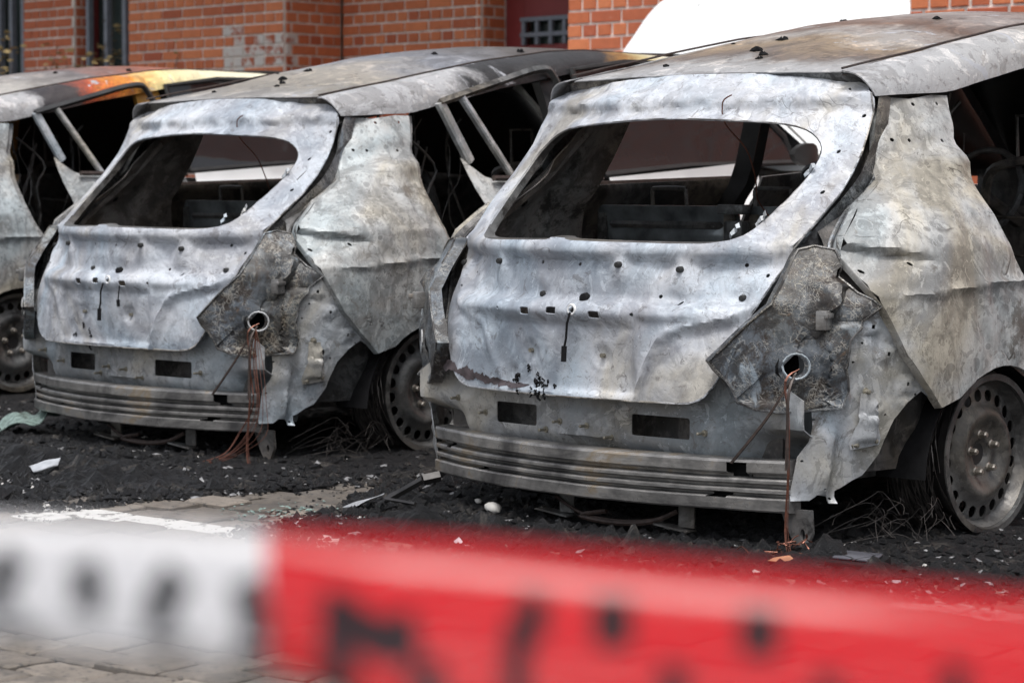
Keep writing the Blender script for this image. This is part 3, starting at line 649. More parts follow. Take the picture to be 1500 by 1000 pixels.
    hl = [(.505, .555, .030, .066), (.462, .512, .164, .200), (-.58, -.548, .046, .082), (-.545, -.52, .170, .205), (-.395, -.383, .164, .182)]
    vs = [(a+b)/2 for a, b in zip(U[:-1], U[1:])]
    n_ = len(xs); V_ = [bm_(x, v) for v in U for x in xs]; F_ = []
    for j in range(len(U)-1):
        for i in range(n_-1):
            xm = (xs[i]+xs[i+1])/2
            if any(a < xm < b and c_ < vs[j] < d for a, b, c_, d in hl): continue
            F_.append((j*n_+i, j*n_+i+1, (j+1)*n_+i+1, (j+1)*n_+i))
    mb.add(V_, F_)
    for e in (0, n_-1):
        A = [Vector(V_[j*n_+e]) for j in range(len(U))]
        mb.strip(A, [q+Vector((0, .0, 0)) if 0 else Vector((q.x, max(q.y, A[0].y-.005), q.z)) for q in A])
    mb.build('bumper_beam', M['beam'], root, .0028, True, 25)
    mb = MB(); bx = [-.64+.08*i for i in range(17)]
    mb.strip([(x, .075+.33*x*x, .22) for x in bx], [(x, .075+.33*x*x, .095) for x in bx]); mb.build('beam_core', M['black'], root, .004)
    for s in (-1, 1): MB().box((s*.50, .21, .165), (.09, .08, .08)).build('crash_can', M['gutter'], root)
    # hangers below the beam, tie down leg, exhaust
    for x in (-.13, .31):
        mb = MB(); mb.box((x+.045, .13, .075), (.05, .006, .075), .1); mb.box((x+.01, .12, .036), (.11, .045, .005), .1, .12); mb.box((x-.05, .12, .042), (.03, .02, .004), .1, -.3)
        mb.build('hanger_bracket', M['innerflange'], root)
    mb = MB(); mb.tube(spl([(.09, .10, .06), (.0, .09, .04), (.12, .10, .03), (.25, .10, .045), (.33, .12, .08)], False, 5), .007, 6)
    mb.tube(spl([(-.12, .12, .08), (0, .10, .045), (.12, .11, .035), (.25, .12, .05), (.33, .13, .08)], False, 5), .005, 6); mb.build('sagging_cable', M['blackwire'], root)
    tl = [(.615, .11), (.715, .11), (.72, .05), (.700, .008), (.672, .006), (.65, .04)]
    MB().sheet(tl, lambda a, b: (a, .21+.04*(a-.6), b), [ngon(.69, .045, .008, 8, .016)], .02).build('towing_eye', M['inner'], root, .012)
    mb = MB(); mb.lathe([(-.30, .05), (-.28, .085), (.28, .085), (.30, .05)], 20, (-.15, .33, .13), 'x', True); mb.build('silencer', M['barrel'], root)
    # --- floor, tunnel, seats, bulkheads
    mb = MB(); mb.box((0, 2.0, .19), (1.40, 3.55, .03)); mb.box((0, 2.4, .26), (.26, 2.4, .12)); mb.build('floor_pan', M['inner'], root)
    mb = MB(); mb.box((0, .95, .16), (1.3, .09, .09)); mb.build('rear_axle', M['barrel'], root)
    def seat(x0, x1, nm='rear_seat_back'):
        so = rrect(x0, .20, x1, .895, .03)
        def sp_(a, b):
            y = .93+.18*(.895-b)
            o = .012*sstep(.02, .035, a-x0)*sstep(.02, .035, x1-a)
            for zz in (.80, .70, .60, .5): o += .022*math.exp(-((b-zz)/.022)**2)*sstep(.04, .08, a-x0)*sstep(.04, .08, x1-a)
            return (a, y-o+.003*N((a, b, 0), 10), b)
        st_ = MB().sheet(so, sp_, [ngon((x0+x1)/2+.1*(x1-x0), .74, .022, 10)], .018).build(nm, M['mudalu'], root, .004, True, 50)
        xm, wd_ = (x0+x1)/2, (x1-x0)
        for zz, f_ in ((.835, .8), (.745, .86), (.65, .8)):
            xa, xb = xm-wd_*f_/2, xm+wd_*f_/2; yb = .93+.18*(.895-zz)
            MB().tube([(xa, yb-.004, zz), (xa+.02, yb-.020, zz), (xb-.02, yb-.020, zz), (xb, yb-.004, zz)], .013, 6).build('seat_bar', M['rim'], st_)
        for xx in (x0+.03, x1-.03): MB().box((xx, .93, .80), (.035, .03, .14)).build('seat_hinge', M['innerflange'], st_)
        return st_
    s1 = seat(-.70, -.12); s2 = seat(-.08, .68)
    for xc, p_ in ((-.40, s1), (-.03+.04, s2), (.40, s2)):
        h_ = .058 if xc < .1 else .05
        mb = MB(); mb.tube(spl([(xc-.07, .935, .885), (xc-.068, .93, .88+h_), (xc-.055, .93, .89+h_), (xc+.055, .93, .89+h_), (xc+.068, .93, .88+h_), (xc+.07, .935, .885)], False, 4), .007, 8)
        mb.build('headrest_hoop', M['rim'], p_)
    MB().box((-.10, .90, .80), (.07, .05, .10)).box((-.10, .88, .885), (.10, .04, .03)).build('seat_latch', M['innerflange'], root, 0, True, 30, -1, .004)
    for x in (-.37, .37):
        mb = MB(); mb.tube(spl([(x-.2, 2.05, .25), (x-.22, 1.90, .6), (x-.19, 1.82, .95), (x-.10, 1.80, 1.03), (x+.10, 1.80, 1.03), (x+.19, 1.82, .95), (x+.22, 1.90, .6), (x+.2, 2.05, .25)], False, 5), .016, 7)
        for zz in (.5, .62, .74, .86): mb.tube([(x-.2, 1.86, zz), (x, 1.88, zz-.01), (x+.2, 1.86, zz)], .005, 5)
        mb.tube([(x-.06, 1.80, 1.03), (x-.06, 1.79, 1.18), (x+.06, 1.79, 1.18), (x+.06, 1.80, 1.03)], .007, 6)
        mb.box((x, 2.2, .33), (.44, .45, .06)); mb.build('front_seat_frame', M['inner'], root)
    mb = MB(); mb.tube([(-.37+.17*math.cos(a), 2.62+.07*math.sin(a), .93+.16*math.sin(a)) for a in [2*PI*i/20 for i in range(21)]], .012, 7, False)
    mb.tube([(-.37, 2.62, .93), (-.37, 2.95, .80)], .025); mb.build('steering_wheel', M['inner'], root)
    mb = MB(); mb.box((0, 3.0, .70), (1.35, .25, .30)); mb.tube([(-.65, 2.9, .86), (.65, 2.9, .86)], .03); mb.box((0, 3.2, .55), (1.5, .04, .95)); mb.box((0, 3.33, .98), (1.5, .24, .05)); mb.build('bulkhead', M['inner'], root)
    # --- burnt debris hanging inside, seen through the side opening
    rr = random.Random(9); mb = MB()
    for i in range(14):
        x0, y0_ = rr.uniform(.1, .6), rr.uniform(1.0, 1.7); p = Vector((x0, y0_, rr.uniform(1.1, 1.3))); pts = [p]
        for k in range(6): p = p+Vector((rr.uniform(-.05, .05), rr.uniform(-.06, .06), -rr.uniform(.05, .16))); pts.append(p)
        mb.tube(spl(pts, False, 3), rr.uniform(.002, .006), 5)
    mb.build('hanging_harness', M['inner'], root)
    mb = MB()
    for k in range(5):
        cx_, cy_, cz_ = (.25, 1.3, .45) if k < 3 else (-.2, 1.4, .42); r0 = .28-.06*k if k < 3 else .2
        mb.sheet(ngon(0, 0, r0, 20), lambda a, b: (cx_+a+.03*N((a, b, k), 9), cy_+b, cz_+.08*k+.25*N((a, b, k+3), 5)+.05*N((a, b, k), 14)), [], .03)
    mb.build('melted_lining', M['inner'], root, .004)
    # front end
    bo = [(-.74, 0), (.74, 0), (.80, .45), (.76, .85), (-.76, .85), (-.80, .45)]
    MB().sheet([(-.76, .20), (.76, .20), (.74, .62), (.5, .68), (-.5, .68), (-.74, .62)], lambda a, b: (a, 4.34-.28*a*a-.25*max(0, b-.5), b), [rrect(-.45, .26, .45, .40, .03)], .05).build('front_bumper', M['white'], root, .004)
    MB().box((0, 4.22, .33), (1.0, .02, .2)).build('radiator_grille', M['rubber'], root)
    for s in (-1, 1):
        MB().sheet([(s*.42, .60), (s*.70, .58), (s*.76, .72), (s*.55, .69)], lambda a, b: (a, 4.30-.32*a*a-.5*max(0, b-.6), b+.0), [], .03).build('headlight', M['glass'], root, .03)
    # front wheels (own tyres survived)
    for s in (1, -1):
        mb = MB(); mb.lathe([(-.10, .20), (-.10, .29), (-.07, .313), (.07, .313), (.10, .29), (.10, .21), (.07, .19)], 36, (s*.76, 3.47, .313), 'x'); wt = mb.build('front_wheel', M['rubber'], root)
        MB().lathe([(s*.06, .205), (s*.05, .19), (s*.03, .15), (s*.05, .06), (s*.05, .01)], 36, (s*.76, 3.47, .313), 'x').build('rim', M['rim'], wt)
    # --- rear wheels: bare burnt steel
    for s in (1, -1):
        cx_ = s*.862
        mb = MB(); wc = (cx_, .82, .222)
        P_ = [(0, .2225), (.002, .219), (-.006, .210), (-.016, .205), (-.035, .203), (-.045, .190), (-.060, .188), (-.105, .187), (-.120, .200), (-.160, .203), (-.170, .212), (-.175, .2225), (-.178, .2225)]
        mb.lathe([(s*a, r) for a, r in P_], 64, wc, 'x'); wh = mb.build('rear_wheel', M['barrel'], root, .004, True, 40)
        # dished face with its ring of holes
        hp = [ngon(.161*math.cos(2*PI*i/20+.1), .161*math.sin(2*PI*i/20+.1), .0175, 10) for i in range(20)]
        ho = ngon(0, 0, .205, 64)
        def face(a, b, s=s):
            r = math.hypot(a, b)
            d = interp(r, [0, .034, .040, .062, .075, .085, .105, .120, .132, .142, .178, .186, .196, .205], [-.052, -.052, -.036, -.036, -.034, -.026, -.014, -.016, -.028, -.036, -.040, -.046, -.030, -.010])
            return (cx_+s*d, .82+a, .222+b)
        MB().sheet(ho, face, [ngon(0, 0, .032, 20)], .011, hp).build('wheel_face', M['rim'], wh, .004, True, 60)
        MB().lathe([(s*-.002, .2225), (s*.003, .2225), (s*.003, .205), (s*-.012, .202)], 64, wc, 'x').build('rim_flange', M['rim'], wh, 0, True, 30)
        for i in range(5):
            a = 2*PI*i/5+PI/2+.12; bx_ = (cx_-s*.034, .82+.054*math.cos(a), .222+.054*math.sin(a))
            MB().lathe([(0, .013), (s*.004, .013), (s*.006, .0095), (s*.022, .0092), (s*.026, .006)], 8, bx_, 'x', True).build('wheel_bolt', M['bolt'], wh, 0, True, 30)
        MB().lathe([(-s*.075, .125), (-s*.070, .13), (-s*.070, .03), (-s*.045, .03), (-s*.045, .0)], 28, wc, 'x').build('brake_disc', M['barrel'], wh)
        # tyre cords left hanging on the inner half of the rim
        rr = random.Random(11); mb = MB()
        for i in range(90):
            a0 = rr.uniform(.4, 2.4); a1 = a0+rr.uniform(.5, 1.4); r0 = .212+rr.random()*.012; x_ = cx_-s*rr.uniform(.04, .17); sk = rr.uniform(-.05, .05)
            mb.tube([(x_+s*sk*t/6, .82-(r0+.004*math.sin(t))*math.sin(a0+(a1-a0)*t/6), .222+(r0+.004*math.sin(t))*math.cos(a0+(a1-a0)*t/6)) for t in range(7)], .0013, 3, False)
        for i in range(38):
            b = rr.uniform(0, 2.3); x_ = cx_-s*rr.uniform(.0, .20); L_ = rr.uniform(.06, .20)
            p = Vector((x_, .58+rr.gauss(0, .07), .012+.10*rr.random()**2)); d_ = Vector((rr.gauss(.3, .5)*s, -1*rr.random()-.2, .0)).normalized()*L_
            up = rr.uniform(.0, .08)
            mb.tube(spl([p, p+d_*.3+Vector((0, 0, up*.9)), p+d_*.7+Vector((rr.gauss(0, .02), 0, up*.7)), p+d_*1.15+Vector((rr.gauss(0, .03), 0, -.005))], False, 3), .0009, 3, False)
        co_ = mb.build('tyre_cords', M['cord'], wh); co_['kind'] = 'stuff'
    # cables from the lamp hole
    mb = MB(); rr = random.Random(4); h0 = Vector((.712, .12, .475))
    for i in range(5):
        j = rr.uniform(-.008, .008)
        mb.tube(spl([h0+Vector((.01, .02, .01)), h0+Vector((j, -.02, -.02)), h0+Vector((.012+j, -.02, -.12)), h0+Vector((.02+j, -.03, -.26)), h0+Vector((.035+2*j, -.05, -.40)), h0+Vector((.06+3*j, -.06, -.465))], False, 4), .0010, 4)
    mb.build('copper_wire_bundle', M['copper'], root)
    mb = MB()
    for i in range(4):
        j = rr.uniform(-.004, .004)
        mb.tube(spl([h0+Vector((0, .02, .0)), h0+Vector((-.01, -.02, -.05)), h0+Vector((-.06+j, -.04, -.13)), h0+Vector((-.15+j, -.06, -.24))], False, 4), .003, 5)
        mb.tube(spl([h0+Vector((0, .02, .0)), h0+Vector((.004+j, -.018, -.05)), h0+Vector((.006+j, -.025, -.16)), h0+Vector((.008+3*j, -.028, -.25-.02*i))], False, 4), .0026, 5)
    mb.build('burnt_cable', M['blackwire'], root)
    return root

car = build_car('grey burnt-out hatchback at the right, nearest the camera, its bare rear wheel in full view')
M['sootglass'] = simple('sooted_glass', (.012, .012, .012), .35, 0, .4, 20)
def DX(z): return interp(z, [.95, 1.05, 1.25, 1.42], [.80, .735, .69, .64])
def burnt_side(root):
    """what every car has: sooted left doors, sooted windscreen"""
    s = -1
    dr = empty('rear_door'); dr.parent = root
    MB().sheet([(.86, .80), (.90, .955), (1.80, .985), (1.84, .60), (1.86, .20), (1.30, .20), (1.17, .40), (1.00, .62)], lambda a, b: (s*(S(a, min(b, .93))-.02+.006*N((a, b, 3), 5)), a, b), [], .04).build('door_skin', M['inner'], dr, .01)
    MB().tube([(s*.80, y, .955+.03*(y-.9)) for y in (.90, 1.2, 1.5, 1.8)], .013).build('belt_rail', M['blackwire'], dr)
    MB().tube(spl([(s*.70, .93, 1.20), (s*.665, 1.05, 1.30), (s*.655, 1.35, 1.37), (s*.64, 1.62, 1.42)], False, 4), .016, 6).build('window_frame', M['innerflange'], dr)
    fd = empty('front_door'); fd.parent = root
    MB().sheet([(1.87, .19), (2.79, .17), (2.79, 1.00), (2.70, 1.055), (2.4, 1.03), (1.86, .99), (1.86, .60)], lambda a, b: (s*(S(a, min(b, .96))-.01), a, b), [], .06).build('door_skin', M['inner'], fd, .01)
    rg = random.Random(4); e = [(2.18+rg.uniform(-.05, .05), 1.03+.05*i) for i in range(7)]
    MB().sheet(e+[(2.28, 1.37), (2.45, 1.43), (2.75, 1.42), (3.10, 1.27), (3.42, 1.05), (3.38, 1.0), (2.75, 1.0)], lambda a, b: (s*DX(b), a, b), [], .05).build('side_window', M['sootglass'], fd, .004)
    MB().sheet([(-.58, 2.66), (.58, 2.66), (.70, 3.42), (0, 3.5), (-.70, 3.42)], lambda a, b: (a, b, 1.50+.03*(1-(a/.6)**2)-(b-2.66)*.62), [], .06).build('windscreen', M['sootglass'], root, .005)
def side_extras(root, rail, roof, pill, pillname, full):
    """right doors, glass and mirror of the cars whose fronts escaped"""
    for ch in root.children:
        k = ch.name.split('.')[0]
        if k in ('roof_rail', 'roof_panel', 'b_pillar'):
            sl = ch.material_slots[0]; sl.link = 'OBJECT'; sl.material = {'roof_rail': rail, 'roof_panel': roof, 'b_pillar': pill}[k]
    s = 1
    dr = empty('rear_door'); dr.parent = root
    fr = MB(); pth = [(s*DX(1.25), 1.03, 1.262), (s*DX(1.33), 1.35, 1.345), (s*.655, 1.60, 1.405), (s*.66, 1.68, 1.37), (s*.70, 1.78, 1.16), (s*.76, 1.80, .99)]
    fr.tube(spl(pth, False, 4), .015, 4).build('window_frame', M['innerflange'] if pillname != 'c' else M['pillarB'], dr, 0)
    def bar(a, b, wd, nm):
        a, b = Vector(a), Vector(b); q = Vector((0, wd/2, wd*.35)); m_ = MB(); o_ = Vector((-s*.02, 0, 0)); r_ = Vector((s*.006, 0, 0))
        m_.add([a-q, a+q, b+q, b-q, a-q+o_, a+q+o_, b+q+o_, b-q+o_, a-q*.5+r_, b-q*.5+r_], [(0, 8, 9, 3), (8, 1, 2, 9), (7, 6, 5, 4), (0, 4, 5, 1, 8), (3, 9, 2, 6, 7), (0, 3, 7, 4), (1, 5, 6, 2)])
        m_.build(nm, M['rear'], dr, 0, False)
    bar((s*.69, 1.035, 1.265), (s*.735, 1.15, 1.045), .029, 'window_bar'); bar((s*.69, 1.15, 1.285), (s*.77, 1.345, .985), .019, 'window_bar')
    sk = spl([(1.115, 1.060), (1.135, 1.035), (1.17, 1.005), (1.22, .982), (1.35, .985), (1.60, .98), (1.80, .99), (1.84, .60), (1.86, .20), (1.30, .20), (1.24, .40), (1.17, .62), (1.12, .80), (1.105, .95)], True, 2)
    MB().sheet(sk, lambda a, b: (s*(S(a, min(b, .97))+.004-(.055 if b > .97 else 0)*(b-.97)/.08+.02*N((a, b, 3), 5)+.010*N((a, b, 5), 13)), a, b), [], .02).build('door_skin', M['quarter'], dr, .003)
    MB().tube([(s*.80, y, .985) for y in (1.2, 1.5, 1.8)], .012).build('belt_rail', M['blackwire'], dr)
    fd = empty('front_door'); fd.parent = root
    fo = [(1.87, .19), (2.79, .17), (2.79, 1.00), (2.70, 1.055), (2.4, 1.03), (1.86, .99), (1.86, .60)]
    MB().sheet(fo, lambda a, b: (s*S(a, min(b, .96)), a, b), [], .05).build('door_skin', M['white'], fd, .003)
    go = [(1.84, 1.0), (1.79, 1.41), (2.10, 1.45), (2.45, 1.455), (2.75, 1.38), (3.05, 1.17), (3.10, 1.06), (2.4, 1.04)]
    MB().sheet(go, lambda a, b: (s*DX(b), a, b), [], .06).build('side_window', M['glass'], fd, .004)
    e = go+[go[0]]; MB().tube([(s*(DX(b)+.002), a, b) for a, b in e], .014, 6).build('window_frame', M['rubber'], fd)
    MB().sheet(ngon(2.98, 1.09, .085, 14, .05), lambda a, b: (s*(.86+.05*math.cos((a-2.98)*12)), a, b), [], .03).build('door_mirror', M['rubber'], fd, .04)
def bonnet(root, opened):
    n = 'bonnet'
    def op(a, b):       # b: distance from the hinge
        if opened:
            return (a, 3.25+b*.60+.04*(a/.8)**2, 1.05+b*.80-.05*(a/.8)**2)
        return (a, 3.42+b*.92-.10*(a/.8)**2, 1.0-.24*b-.10*max(0, b-.6)-.03*(a/.8)**2)
    ol = [(-.80, 0), (-.82, .45), (-.825, .74), (-.80, .86), (-.77, .99), (-.69, 1.08), (-.5, 1.14), (0, 1.17), (.5, 1.14), (.69, 1.08), (.77, .99), (.82, .86), (.835, .70), (.82, .45), (.80, 0), (0, .05)]
    if not opened: ol = [(a*.92, b*.82) for a, b in ol]
    return MB().sheet(spl(ol, True, 3), op, [], .04).build(n, M['bonnet'], root, .012)

burnt_side(car)
fq = empty('front_door'); fq.parent = car
MB().sheet([(1.87, .19), (2.79, .17), (2.79, 1.00), (2.70, 1.04), (2.4, 1.02), (1.86, .98), (1.86, .60)], lambda a, b: (S(a, min(b, .96))+.004*N((a, b, 2), 4), a, b), [], .04).build('door_skin', M['railA'], fq, .003)
MB().tube([(.80, 1.88, .985), (.81, 2.4, 1.02), (.80, 2.76, 1.03)], .012).build('belt_rail', M['blackwire'], fq)
stuffB = build_car('middle burnt-out hatchback, copper wires hanging from its lamp hole, white bonnet raised', 31.)
burnt_side(stuffB)
carB = stuffB; carC = copy_tree(carB)
SEED[0] = 0.
carB.location = (-2.5805, .3455, -.002); carB.rotation_euler = (0, 0, -.0005)
carC.location = (-5.5536, .6234, .022); carC.rotation_euler = (0, 0, -.0399)
carB['label'] = 'middle burnt-out hatchback, copper wires hanging from its lamp hole, white bonnet raised'
carC['label'] = 'burnt hatchback cut off by the left edge, roof rail scorched orange fading to cream'
side_extras(carB, M['railB'], M['roofB'], M['pillarB'], 'b', True)
side_extras(carC, M['railC'], M['roofC'], M['pillarC'], 'c', True)
for z_ in (0,):
    s = -1; dq = empty('side_glazing'); dq.parent = carC
    MB().sheet([(.95, .97), (.93, 1.20), (1.05, 1.29), (1.6, 1.40), (2.2, 1.42), (2.4, 1.40), (2.4, 1.0)], lambda a, b: (s*(DX(b)-.01), a, b), [], .06).build('sooted_window', M['sootglass'], dq, .004)
bonnet(car, False); bonnet(carB, True); bonnet(carC, False)
# copper strands on the middle car, straggling over the beam end
mb = MB(); rr = random.Random(12)
for i in range(11):
    j = rr.gauss(0, .022); h0 = Vector((.715, .13, .47))
    mb.tube(spl([h0, h0+Vector((.02+j, -.02, -.12)), h0+Vector((.05+j, -.03, -.26)), h0+Vector((.03+j*2, -.05, -.36)), h0+Vector((-.03+j, -.09, -.43)), h0+Vector((-.10+j, -.14, -.462))], False, 4), .0010, 4)
mb.build('copper_strands', M['copper'], carB)

# ================================================================ ground
g = G('paver_stone').jitter(50)
base = g.ramp(g.rnd, [(0, (.11, .095, .08)), (.35, (.16, .138, .118)), (.7, (.21, .182, .155)), (1, (.26, .225, .19))])
c = g.mix(.5, base, g.ramp(g.noise(9, 8, .7), [(.35, (.28, .27, .26)), (.62, (1, 1, 1))]), 'MULTIPLY')
c = g.mix(g.math('MULTIPLY', g.ss(g.noise(4, 8, .7), .5, .6), .5), c, (.045, .043, .042))
c = g.mix(g.math('MULTIPLY', g.ss(g.noise(60, 5, .7), .56, .62), .7), c, (.05, .05, .05))
M['paver'] = g.out(c, .8, 0, g.noise(70, 6, .7), .4, .004)
g = G('painted_paver').jitter(30)
c = g.mix(g.ss(g.noise(22, 8, .75), .53, .56), (.58, .57, .55), (.16, .15, .14))
M['paver_white'] = g.out(c, .65, 0, g.noise(70, 6, .7), .3, .003)
M['joint'] = simple('joint_sand', (.055, .05, .042), .95, 0, .5, 20)
g = G('char').jitter(3)
c = g.ramp(g.noise(18, 9, .75), [(.35, (.005, .005, .006)), (.6, (.014, .014, .016)), (.74, (.05, .048, .048))])
c = g.mix(g.ss(g.noise(130, 4, .7), .67, .71), c, (.30, .31, .33))
c = g.mix(g.math('MULTIPLY', g.ss(g.noise(3.4, 9, .72, .8), .55, .63), .75), c, g.ramp(g.noise(30, 6, .7), [(.4, (.045, .04, .037)), (.6, (.15, .135, .12))]))
M['char'] = g.out(c, g.math('ADD', .18, g.math('MULTIPLY', g.noise(35, 5), .5)), .0, g.math('ADD', g.noise(45, 9, .8), g.noise(130, 5, .7)), 1, .02, .6)
M['flake'] = simple('ash_flake', (.19, .19, .195), .6, 0, .5, 40)
M['greenglass'] = simple('green_glass_bits', (.17, .23, .21), .15, 0, .4, 60)
M['silver'] = simple('silver_shard', (.50, .52, .55), .3, .3, .3, 20)
M['palestone'] = simple('pale_stone', (.42, .41, .39), .7, 0, .15, 30)

mb = MB(); mb.add([(-60, -40, -.03), (40, -40, -.03), (40, 60, -.03), (-60, 60, -.03)], [(0, 1, 2, 3)])
gr = tag(mb.build('ground', M['joint'], None, 0, False), kind='structure')

# front edge of the soot, in car metres (x -> y); a clean wedge is left between the two nearer cars
EX = [-8, -3.2, -1.9, -1.55, -1.30, -1.22, -1.10, -.95, -.80, -.68, -.60, -.40, -.05, .15, .47, .77, 1.05, 1.22, 1.45, 1.6, 3.5]
EY = [-.5, -.60, -.72, -.72, -.50, .30, .62, .35, .05, -.20, -.50, -.52, -.42, -.36, -.30, -.26, -.20, -.12, .10, .55, 1.6]
def soot(x, y):
    return y-interp(x, EX, EY)+.10*N((x, y, 0), 2.6)+.08*N((x, y, 3), 9)
ROT = .11
PA, PB = .182, .132
pav = []; cr_, sr_ = math.cos(ROT), math.sin(ROT)
rr = random.Random(2)
paving = empty('block_paving', (0, 0, 0)); tag(paving, kind='structure')
for j in range(-42, 30):
    for i in range(-40, 30):
        u = (i+.5*(j % 2))*PA; v = j*PB
        x, y = u*cr_-v*sr_, u*sr_+v*cr_
        if x < -9 or x > 3.4 or y < -3.6 or y > 3: continue
        if soot(x, y) > .62: continue
        d = Vector((x, y, 0))-CAMP; dz = -d.dot(CZ); px = 750+3544*d.dot(CX)/dz; py = 500-3544*d.dot(CY)/dz
        pav.append((x, y, (-80 < px < 1580 and 660 < py < 1060), dz))
vis = sorted([p for p in pav if p[2]], key=lambda p: p[3]); inv = [p for p in pav if not p[2]]
stone = []
for k in range(8):
    b = bmesh.new(); q = random.Random(k)
    n = 6; vs = []
    for e in range(16):
        a = 2*PI*e/16; cx_ = max(-1, min(1, 1.45*math.cos(a)))*(PA/2-.006); cy_ = max(-1, min(1, 1.45*math.sin(a)))*(PB/2-.006)
        vs.append((cx_+q.gauss(0, .0012), cy_+q.gauss(0, .0012)))
    lo_ = [b.verts.new((x, y, -.06)) for x, y in vs]; hi_ = [b.verts.new((x, y, -.005)) for x, y in vs]; tp = [b.verts.new((x*.92, y*.90, .0+q.gauss(0, .001))) for x, y in vs]
    for e in range(16):
        f_ = (e+1) % 16; b.faces.new((lo_[e], lo_[f_], hi_[f_], hi_[e])); b.faces.new((hi_[e], hi_[f_], tp[f_], tp[e])).smooth = True
    b.faces.new(tp); bmesh.ops.recalc_face_normals(b, faces=b.faces)
    for m_ in ('paver', 'paver_white'):
        me = bpy.data.meshes.new('paving_block'); b.to_mesh(me); me.materials.append(M[m_]); stone.append(me)
    b.free()
def line_white(x, y):
    yc = -.735+.175*(x+1.3); return abs(y-yc) < .075 and (-1.45 < x < -.30 or 1.28 < x < 2.3)
for x, y, v_, dz in vis[:295]:
    o = bpy.data.objects.new('paving_block', stone[2*rr.randrange(8)+(1 if line_white(x, y) else 0)]); COL.objects.link(o); o.parent = paving
    o.location = (x, y, rr.gauss(0, .0035)); o.rotation_euler = (rr.gauss(0, .022), rr.gauss(0, .022), ROT+rr.gauss(0, .012)+(PI if rr.random() < .5 else 0))
for wt, mm in ((0, 'paver'), (1, 'paver_white')):
    mb = MB()
    for x, y, *_ in vis[295:]+inv:
        if line_white(x, y) != bool(wt): continue
        vs = []; z = rr.gauss(0, .0022); R2 = Matrix.Rotation(ROT+rr.gauss(0, .012), 2)
        for sc, zz in ((1, -.05), (1, -.005), (.9, 0)):
            for a, b in ((-1, -1), (1, -1), (1, 1), (-1, 1)):
                q = R2 @ Vector((a*(PA/2-.006)*sc, b*(PB/2-.006)*sc)); vs.append((x+q.x, y+q.y, z+zz))
        mb.add(vs, [(0, 1, 5, 4), (1, 2, 6, 5), (2, 3, 7, 6), (3, 0, 4, 7), (4, 5, 9, 8), (5, 6, 10, 9), (6, 7, 11, 10), (7, 4, 8, 11), (8, 9, 10, 11)])
    o = mb.build('remaining_blocks', M[mm], paving, 0, False); o['kind'] = 'stuff'

# char and melted residue: one undulating sheet that dips under the blocks where they are clean
mb = MB(); nx, ny = 900, 260; X0, X1, Y0, Y1 = -9.0, 3.2, -1.25, 3.4
V_ = []
ridges = [(-.45, 1.25, lambda x: interp(x, EX, EY)+.13), (-3.1, -1.5, lambda x: -.35+.0*x)]
for j in range(ny):
    for i in range(nx):
        x = X0+(X1-X0)*i/(nx-1); t = j/(ny-1); y = Y0+(Y1-Y0)*t**1.6
        s_ = soot(x, y); h = -.022+.028*sstep(-.05, .10, s_-.9*max(0, N((x, y, 21), 4.5)-.10)*(1-sstep(.30, .6, s_)))
        e1 = sstep(-.50, -.2, x)*(1-sstep(1.10, 1.45, x)); rdg = math.exp(-((y-(interp(x, EX, EY)+.16))/.10)**2)*e1
        e2 = sstep(-6, -3.2, x)*(1-sstep(-1.75, -1.4, x)); rdg2 = math.exp(-((y+.18+.05*(x+2.4))/.20)**2)*e2
        e3 = math.exp(-((x+.75)/.22)**2)*math.exp(-((y-.12)/.15)**2)
        n_ = .5+.5*N((x, y, 1), 5); n2_ = abs(N((x, y, 4), 14)); n3_ = N((x, y, 7), 34)
        tb = noise.turbulence(Vector((x, y, 0))*9, 4, False) if (rdg+rdg2+e3) > .05 else 0
        h += sstep(0, .15, s_)*((rdg*.055+rdg2*.045+e3*.04)*(n_*.6+n2_*.7+.35*n3_+1.1*tb)+.010*n2_+.006*n3_)
        h += (s_ > -.12)*.012*max(0, N((x, y, 11), 26))
        V_.append((x, y, h))
mb.add(V_, [(j*nx+i, j*nx+i+1, (j+1)*nx+i+1, (j+1)*nx+i) for j in range(ny-1) for i in range(nx-1)])
tag(mb.build('charred_residue', M['char'], None, 0, False), 'black charred residue and melted plastic spread under and behind the cars', 'debris', kind='stuff')
def hgt(x, y):
    return .008 if soot(x, y) > .05 else .002
# loose crumbs of char, ash flakes, glass bits
def crumbs(name, mat, n, area, smin, smax, label, flat=1., seed=1, cl=None):
    r = random.Random(seed); mb = MB()
    for _ in range(n):
        x, y = area(r); s_ = smin+(smax-smin)*r.random()**3; z = hgt(x, y)+s_*flat*.3
        R3 = Matrix.Rotation(r.uniform(0, 6.3), 3, 'Z') @ Matrix.Rotation(r.gauss(0, .35), 3, 'X')
        vs = [R3 @ Vector((a*s_*r.uniform(.5, 1.2), b*s_*r.uniform(.4, 1.1), c_*s_*flat*r.uniform(.5, 1.1))) for a, b, c_ in ((1, 0, 0), (-1, 0, 0), (0, 1, 0), (0, -1, 0), (0, 0, 1), (0, 0, -1), )]
        mb.add([v+Vector((x, y, z)) for v in vs], [(0, 2, 4), (2, 1, 4), (1, 3, 4), (3, 0, 4), (2, 0, 5), (1, 2, 5), (3, 1, 5), (0, 3, 5)])
    return tag(mb.build(name, mat, None, 0, False), label, 'debris', kind='stuff')
def area_band(r):
    while True:
        x = r.uniform(-6.5, 2.4); y = r.uniform(-1.3, 1.2); s_ = soot(x, y)
        if -.25 < s_ and r.random() < math.exp(-abs(s_-.1)*1.7): return x, y
def area_front(r):
    while True:
        x = r.uniform(-3.5, 2.6); y = r.uniform(-1.6, .6)
        if -.55 < soot(x, y) < .1: return x, y
crumbs('char_crumbs', M['char'], 36000, area_band, .003, .026, 'coarse black crumbs of char heaped along the rear of the cars', .8, 1)
